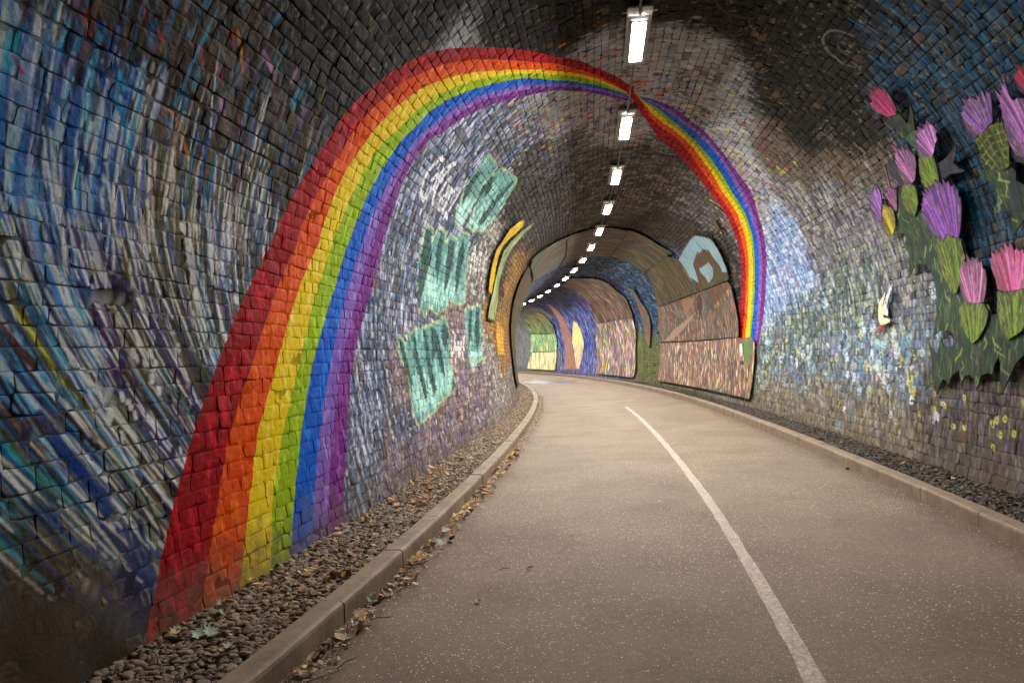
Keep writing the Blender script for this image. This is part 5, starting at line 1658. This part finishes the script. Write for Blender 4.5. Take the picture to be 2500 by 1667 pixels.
    be = [(a, b) for a, b in ed.tolist() if (b, a) not in key]
    cc = cvb.sample(v2[:, 0], v2[:, 1])
    V = [F]; C = [cc]
    rim_v, rim_q, k0 = [], [], n
    for a, b in be:
        rim_v += [F[a], F[b], Bk[b], Bk[a]]
        rim_q.append((k0, k0 + 1, k0 + 2, k0 + 3)); k0 += 4
    V.append(np.array(rim_v)); C.append(np.full((len(rim_v), 3), .05))
    V = np.concatenate(V)
    tr = tris[:, ::-1]
    me = mesh_np(name, V, np.array(rim_q), tr, True, {'paint': np.concatenate(C)})
    o = link(name, me, M_BOARD, parent)
    if label:
        o['label'] = label
    return o

def spacers(parent, spots, depth, ref):
    for s, t in spots:
        g = Geo(); g.tube([surf(s, t, -.03), surf(s, t, depth + .002)], .012, 6); g.build('spacer', M_SPACER, parent, 0, True)

def centre(polys):
    a = np.concatenate([np.array(q) for q in polys])
    return surf(a[:, 0].mean(), a[:, 1].mean(), .0)

OFF = .05
th = empty('thistle_board', centre([q[2] for q in THISTLE_A])); tag(th, 'large cut-out of a spiny thistle plant with many pink and purple flowers', 'cut-out board', 'painted thistle cut-outs')
for i, (nm, pal, poly) in enumerate(THISTLE_A):
    layer = {'leaf_board': 0, 'stem': 0, 'leaf': 0, 'petal': .004, 'calyx': .008, 'flower_head': .012}[nm] + .0006 * i
    board_part(nm, poly, pal, OFF + layer, .0115, th, 'fan' if nm in ('flower_head', 'calyx') else None, thick=.008)
spacers(th, [np.array(q[2]).mean(0) for q in THISTLE_A[1:]] + [(7.0, 10.3), (6.3, 10.4)], OFF, None)
th = empty('thistle_board', centre([q[2] for q in THISTLE_B])); tag(th, 'thistle cut-out with tall lilac flower and netted green bulb on dark blue wall', 'cut-out board', 'painted thistle cut-outs')
for i, (nm, pal, poly) in enumerate(THISTLE_B):
    layer = {'leaf_board': 0, 'leaf': 0, 'calyx': .008, 'flower_head': .012}[nm] + .0006 * i
    board_part(nm, poly, pal, OFF + layer, .0115, th, 'fan' if nm in ('flower_head', 'calyx') else None, thick=.008)
spacers(th, [np.array(q[2]).mean(0) for q in THISTLE_B], OFF, None)
bd = empty('bird_board', centre([q[2] for q in BIRD])); tag(bd, 'small cut-out of a diving white bird with a red beak', 'cut-out board')
for i, (nm, pal, poly) in enumerate(BIRD):
    board_part(nm, poly, pal, .03 + .004 * i, .011, bd)
spacers(bd, [np.array(BIRD[1][2]).mean(0)], .03, None)

cw = empty('mural_board', centre([CROWD[0][2]])); tag(cw, 'huge arched board painted with a brown crowd and a stone arch, wrapping over the tunnel', 'mural board')
sheet_label = {'lower': 'lower sheet crowded with small brown and ochre brush figures', 'mid': 'middle sheet with teal ribbon above the crowd', 'sky': 'sheet with pale sky and brown arch rising at its edge',
               'upper': 'dark green sheet bending into the vault', 'crown': 'dark olive sheet over the crown', 'left': 'glossy dark green sheet on the inner side'}
for nm, pal, poly in CROWD:
    fl = [(c, q) for n_, c, q in PICTURE_FILLS if n_ == nm]
    rag = {'sky': (.16, .07, lambda s, t: s < 17.2 and t < 8.95), 'upper': (.2, .05, lambda s, t: s < 17.9), 'crown': (.2, .05, lambda s, t: s < 19), 'left': (.2, .05, lambda s, t: s < 17.9)}.get(nm)
    board_part('board_sheet', poly, pal, OFF, .022, cw, None, fl, .008, sheet_label[nm], rag)
    a = np.array(poly); c0 = a.mean(0)
    spacers(cw, [tuple(c0)], OFF, None)
edge = sorted([q for q in CROWD_LEFT_EDGE[1:]], key=lambda q: -q[1])
edge = [(16.3, 3.56), (16.35, 3.2), (16.5, 2.9), (16.8, 2.5), (17.3, 2.1), (17.9, 1.7), (18.4, 1.17), (18.9, .45)]
poly = edge + [(23.4, .45), (23.2, 1.2), (23.1, 2.1), (23.3, 2.9), (23.6, 3.52)]
board_part('board_sheet', poly, 'darkgreen', OFF, .05, cw, None, (), .008, 'inner wall sheet seen edge-on')
spacers(cw, [(19.5, 2.2), (21, 1.2)], OFF, None)

fb = empty('mural_board', centre([FLOWERS[0][2]])); tag(fb, 'ragged-edged board painted with a meadow of pink, yellow and green dabs', 'mural board')
for nm, pal, poly in FLOWERS:
    board_part('board_sheet', poly, pal, OFF, .05, fb, None, (), .01, None, (.3, .13, lambda s, t: 10.4 > t and (s < 28.6 or s > 33.5 or t < 8)))
    spacers(fb, [tuple(np.array(poly).mean(0))], OFF, None)
mb = empty('mural_board', centre([MEADOW[0][2]])); tag(mb, 'bright green and cream board at the far end of the bend', 'mural board')
for nm, pal, poly in MEADOW:
    board_part('board_sheet', poly, pal, OFF, .08, mb, None, (), .012, None, (.4, .15, lambda s, t: s < 45.2 or t < 7.8))
    spacers(mb, [tuple(np.array(poly).mean(0))], OFF, None)
sb = empty('leaf_board', centre([SPRAY[0][2]])); tag(sb, 'tall brown leaf-shaped cut-out standing on the blue wall between two boards', 'cut-out board')
board_part('blade', SPRAY[0][2], 'brown', OFF, .04, sb, None, (), .012, None, (.2, .1, lambda s, t: True))
spacers(sb, [tuple(np.array(SPRAY[0][2]).mean(0))], OFF, None)
for (nm, pal, poly), lab in zip(LEAFSTRIP, ('slender yellow leaf cut-out on the inner wall past the teal shapes', 'long pale green leaf cut-out beside the yellow one')):
    lb = empty('leaf_board', centre([poly])); tag(lb, lab, 'cut-out board')
    board_part('blade', poly, pal, .04, .022, lb, None, (), .008, None, (.09, .05, lambda s, t: True))
    a = np.array(poly); j = int(np.argmin(np.abs(a[:, 1] - a[:, 1].mean())))
    spacers(lb, [tuple(a[j] * .9 + a.mean(0) * .1)], .04, None)
fs = empty('bird_board', centre([FISH[0][2]])); tag(fs, 'tiny orange and brown bird cut-out on the dark vault above the arched board', 'cut-out board')
board_part('body', FISH[0][2], 'brown', .03, .02, fs, None, (), .008)
board_part('tail', FISH[1][2], 'yellow', .03, .02, fs, None, (), .008)
spacers(fs, [tuple(np.array(FISH[0][2]).mean(0))], .03, None)

# ------------------------------------------------------------------ puddle on the path at the bend
ang = np.linspace(0, 2 * math.pi, 72, endpoint=False)
pr = 1 + .25 * np.sin(3 * ang + 1) + .15 * np.sin(7 * ang) + .08 * np.sin(13 * ang + 2)
ps, pu = 34.6 + 3.6 * pr * np.cos(ang), -.25 + .95 * pr * np.sin(ang)
V = np.concatenate([axis_pos(ps, np.clip(pu, -1.86, 1.8), .007), axis_pos(np.array([34.6]), -.25, .007)])
tag(link('puddle', mesh_np('puddle', V, None, np.array([(72, i, (i + 1) % 72) for i in range(72)])), M_WATER), 'shallow puddle shining white on the path at the bend', 'puddle')

# ------------------------------------------------------------------ gravel
def ico(sub):
    import bmesh
    bm = bmesh.new()
    bmesh.ops.create_icosphere(bm, subdivisions=sub, radius=1.0)
    v = np.array([x.co[:] for x in bm.verts]); f = np.array([[q.index for q in x.verts] for x in bm.faces])
    bm.free()
    return v, f
ICO1, ICO2 = ico(1), ico(2)
def pebbles(n, s, u, z, size, shape, palette, flat=(.25, .55)):
    v0, f0 = shape
    R = rng.normal(0, 1, (n, 3, 3))
    Qm = np.linalg.qr(R)[0]
    sc = np.stack([np.ones(n), rng.uniform(.6, .95, n), rng.uniform(*flat, n)], 1) * size[:, None]
    dirs = rng.normal(0, 1, (n, 4, 3))
    V = v0[None] * (1 + .16 * np.tanh(np.einsum('vk,nck->nvc', v0, dirs)).sum(2) / 2)[..., None]
    V = np.abs(V) ** .72 * np.sign(V)
    V = V * sc[:, None]
    yaw = rng.uniform(0, 6.28, n); til = rng.normal(0, .22, (n, 2))
    c, s_ = np.cos(yaw), np.sin(yaw)
    X = V[..., 0] * c[:, None] - V[..., 1] * s_[:, None]; Y = V[..., 0] * s_[:, None] + V[..., 1] * c[:, None]
    Zz = V[..., 2] + X * til[:, 0:1] + Y * til[:, 1:2]
    P = axis_pos(s, u, z)[:, None, :] + np.stack([X, Y, Zz], -1)
    F = f0[None] + (np.arange(n) * len(v0))[:, None, None]
    pal = np.array([lin(p_) for p_ in palette])
    cc = pal[rng.integers(0, len(pal), n)] * rng.uniform(.7, 1.25, n)[:, None]
    C = np.repeat(cc, len(v0), 0)
    return P.reshape(-1, 3), F.reshape(-1, 3), C
GP = [(128, 108, 90), (120, 102, 86), (138, 116, 96), (114, 96, 80), (146, 124, 102), (122, 108, 94), (132, 108, 88)]
GD = [(70, 58, 48), (60, 52, 44), (80, 66, 54), (52, 44, 38), (92, 78, 62)]
def gravel(name, side, zones, palette, label):
    Vs, Fs, Cs, base = [], [], [], 0
    for s0, s1, n, smin, smax, shape in zones:
        k = rng.random(n)
        s = rng.uniform(s0, s1, n)
        u = side * (HALF_W + KERB_W + .008) * (1 - k) + (wall_u(s, side) - side * .005) * k
        size = rng.uniform(smin, smax, n) * (1 + .35 * (rng.random(n) < .12))
        z = .086 + .02 * k + rng.uniform(0, .016, n) + .012 * (vnoise(s * 3, k * 5 + 20) - .4)
        P, F, C = pebbles(n, s, u, z, size, shape, palette)
        Vs.append(P); Fs.append(F + base); Cs.append(C); base += len(P)
    o = link(name, mesh_np(name, np.concatenate(Vs), None, np.concatenate(Fs), True, {'paint': np.concatenate(Cs)}), M_GRAVEL)
    return tag(o, label, kind='stuff')
gravel('gravel', -1, [(1.4, 5.5, 5200, .010, .0235, ICO2), (5.5, 9, 4600, .011, .022, ICO1), (9, 14, 3600, .013, .024, ICO1), (14, 26, 2800, .016, .03, ICO1), (-1, 1.4, 500, .014, .026, ICO1)], GP, 'brown pebbles filling the strip along the rainbow wall')
gravel('gravel', 1, [(3.8, 9, 4600, .012, .025, ICO1), (9, 15, 3800, .013, .026, ICO1), (15, 30, 3000, .018, .03, ICO1)], GD, 'dark brown pebbles filling the strip below the thistles')

# ------------------------------------------------------------------ fallen leaves and twigs
def leaf_mesh(kind, c, curl):
    if kind == 'maple':
        pts = [(0, -1), (.12, -.55), (.5, -.75), (.42, -.4), (.95, -.3), (.62, -.02), (.9, .35), (.45, .3), (.38, .62), (.2, .5), (0, 1.05)]
        pts = pts + [(-x, y) for x, y in pts[-2:0:-1]]
    elif kind == 'oval':
        pts = [(.42 * math.sin(a) * (1 + .06 * math.sin(5 * a)), -math.cos(a) * (1 if math.cos(a) > 0 else 1.1)) for a in np.linspace(0, 2 * math.pi, 18, endpoint=False)]
    else:
        pts = [(.62 * math.sin(a) * (1 + .08 * math.sin(9 * a)), -math.cos(a) * .8) for a in np.linspace(0, 2 * math.pi, 18, endpoint=False)]
    P = np.array(pts)
    rings = [P * k for k in (1.0, .66, .33)]
    n = len(P)
    V = np.concatenate(rings + [np.zeros((1, 2))])
    z = curl * (.5 * V[:, 0] ** 2 * 1.3 + .28 * V[:, 1] ** 2 + .12 * np.sin(3 * V[:, 1] + 2 * V[:, 0])) + .10 * np.abs(V[:, 0])
    V = np.column_stack([V, z])
    q = [(r * n + i, r * n + (i + 1) % n, (r + 1) * n + (i + 1) % n, (r + 1) * n + i) for r in range(2) for i in range(n)]
    t = [(2 * n + i, 2 * n + (i + 1) % n, 3 * n) for i in range(n)]
    # stalk
    k = len(V)
    V = np.concatenate([V, [(-.02, -.9, .02), (.02, -.9, .02), (.02, -1.5, .1), (-.02, -1.5, .1)]])
    q.append((k, k + 1, k + 2, k + 3))
    vein = np.exp(-(V[:, 0] / .07) ** 2)
    C = np.array(lin(c))[None] * (.75 + .4 * rng.random((len(V), 1))) * (1 - .25 * vein[:, None])
    me = mesh_np('leaf', V, np.array(q), np.array(t), True, {'paint': C})
    me.materials.append(M_LEAF)
    return me
LEAF_KINDS = []
for kind, cs in (('oval', ((190, 142, 86), (156, 112, 72), (204, 172, 116), (196, 172, 70))), ('round', ((196, 150, 92), (140, 98, 64), (178, 138, 100))), ('maple', ((180, 128, 80), (168, 178, 150), (206, 186, 146)))):
    for c in cs:
        for curl in (.5, 1.1):
            LEAF_KINDS.append((kind, leaf_mesh(kind, c, curl)))
def drop_leaf(s, u, z, size, label, group, me=None):
    o = bpy.data.objects.new('fallen_leaf', me or random.choice(LEAF_KINDS)[1])
    col.objects.link(o)
    o.location = [float(v) for v in axis_pos(s, u, z)]
    o.rotation_euler = (random.gauss(0, .35), random.gauss(0, .35), random.uniform(0, 6.28))
    o.scale = (size, size, size * random.uniform(.7, 1.2))
    tag(o, label, 'leaf', group)
    return o
for k in range(150):      # drift of leaves at the foot of the inner kerb
    s = 2.2 + 7.6 * random.random() ** .85
    d = abs(random.gauss(0, .065)) + .018
    drop_leaf(s, -HALF_W + d, .012 + .012 * random.random(), random.uniform(.024, .046), 'dry brown leaf lying on the path against the inner kerb', 'fallen leaves at the foot of the inner kerb')
for k in range(95):      # leaves on the pebbles
    s = random.uniform(2.1, 8.5)
    kk = random.random()
    u = -(HALF_W + KERB_W + .03) * (1 - kk) + (float(wall_u(s, -1)) + .03) * kk
    drop_leaf(s, u, .122 + .02 * kk + .008 * random.random(), random.uniform(.024, .046), 'dry brown leaf lying on the pebbles below the rainbow wall', 'fallen leaves on the inner pebble strip')
maple_pale = [m for k_, m in LEAF_KINDS if k_ == 'maple'][2]
for s, u in ((2.75, -2.38), (2.65, -2.16), (3.05, -1.80), (4.75, -1.80)):
    drop_leaf(s, u, .128 if u < -1.9 else .02, .045, 'pale grey-green lobed leaf beside the inner kerb', 'pale lobed leaves', maple_pale)
for s, u in ((3.6, -1.3), (4.9, -1.35), (4.2, -1.1), (6.5, -1.2), (5.0, -.9), (6.1, -.2)):
    drop_leaf(s, u, .012, random.uniform(.014, .026), 'single small leaf stray on the open path', 'stray leaves on the path')
for s, u in ((5.9, 1.82), (7.6, 1.84), (8.8, 2.2), (9.6, 2.25), (7.2, 2.22), (5.7, 2.2), (11, 2.2), (6.4, 2.3)):
    drop_leaf(s, u, .015 if u < 1.9 else .13, random.uniform(.022, .034), 'pale leaf lying by the outer kerb below the thistles', 'leaves by the outer kerb')
def litter(name, n, fs, fu, fz, smin, smax, label):
    Vs, Ts, Cs, base = [], [], [], 0
    pal = [lin(c) for c in ((160, 122, 80), (128, 94, 64), (180, 146, 98), (104, 78, 56), (196, 166, 116), (84, 64, 48))]
    for k in range(n):
        s = fs(); u = fu(s); z = fz(u)
        a = random.uniform(0, 6.28); r = random.uniform(smin, smax); w = random.uniform(.35, .7)
        c, d = math.cos(a) * r, math.sin(a) * r
        o = axis_pos(s, u, z)
        t1, t2 = random.gauss(0, .4), random.gauss(0, .4)
        loc = [(1, 0), (.3, w), (-.6, w * .7), (-1, 0), (-.5, -w * .8), (.4, -w)]
        Vs.append(np.array([(o[0] + x * c - y * d, o[1] + x * d + y * c, o[2] + r * (x * t1 + y * t2) * .5 + r * .3 * (x * x + y * y) + .003) for x, y in loc]))
        Ts += [(base, base + 1, base + 2), (base, base + 2, base + 3), (base, base + 3, base + 4), (base, base + 4, base + 5)]
        Cs += [random.choice(pal) * random.uniform(.7, 1.2)] * 6
        base += 6
    o = link(name, mesh_np(name, np.concatenate(Vs), None, np.array(Ts), False, {'paint': np.array(Cs)}), M_LEAF)
    return tag(o, label, kind='stuff')
litter('leaf_litter', 2600, lambda: 1.8 + 20 * random.random() ** 1.5, lambda s: -HALF_W + abs(random.gauss(0, .07)) + .01, lambda u: .012, .006, .022, 'crumbled leaf litter along the foot of the inner kerb')
litter('leaf_litter', 2600, lambda: 2 + 22 * random.random() ** .8, lambda s: random.uniform(float(wall_u(s, -1)) + .03, -HALF_W - KERB_W - .02), lambda u: .118, .01, .024, 'leaf litter scattered over the inner pebble strip')
litter('leaf_litter', 420, lambda: random.uniform(4.5, 20), lambda s: HALF_W - abs(random.gauss(0, .06)) - .012, lambda u: .01, .004, .014, 'dirt and leaf crumbs along the foot of the outer kerb')
for i, (s, u, L, a) in enumerate(((2.62, -1.76, .22, .9), (3.3, -1.74, .14, .4), (4.15, -1.25, .07, .3), (2.5, -2.42, .2, 2.2), (2.8, -1.7, .14, 1.1))):
    o = axis_pos(s, u, .014 if u > -1.9 else .13)
    d = np.array([math.cos(a), math.sin(a), 0]) * L / 2
    g = Geo()
    g.tube([o - d, o - d * .3 + [0, .01, .008], o + d * .4 + [.008, 0, .004], o + d], [.003, .0027, .0022, .0013], 6)
    tag(g.build('twig', M_TWIG, None, 0, True), 'thin brown twig lying on the pebbles by the rainbow wall' if u < -1.9 else 'thin brown twig among the leaves at the inner kerb', 'twig', 'twigs by the inner kerb')
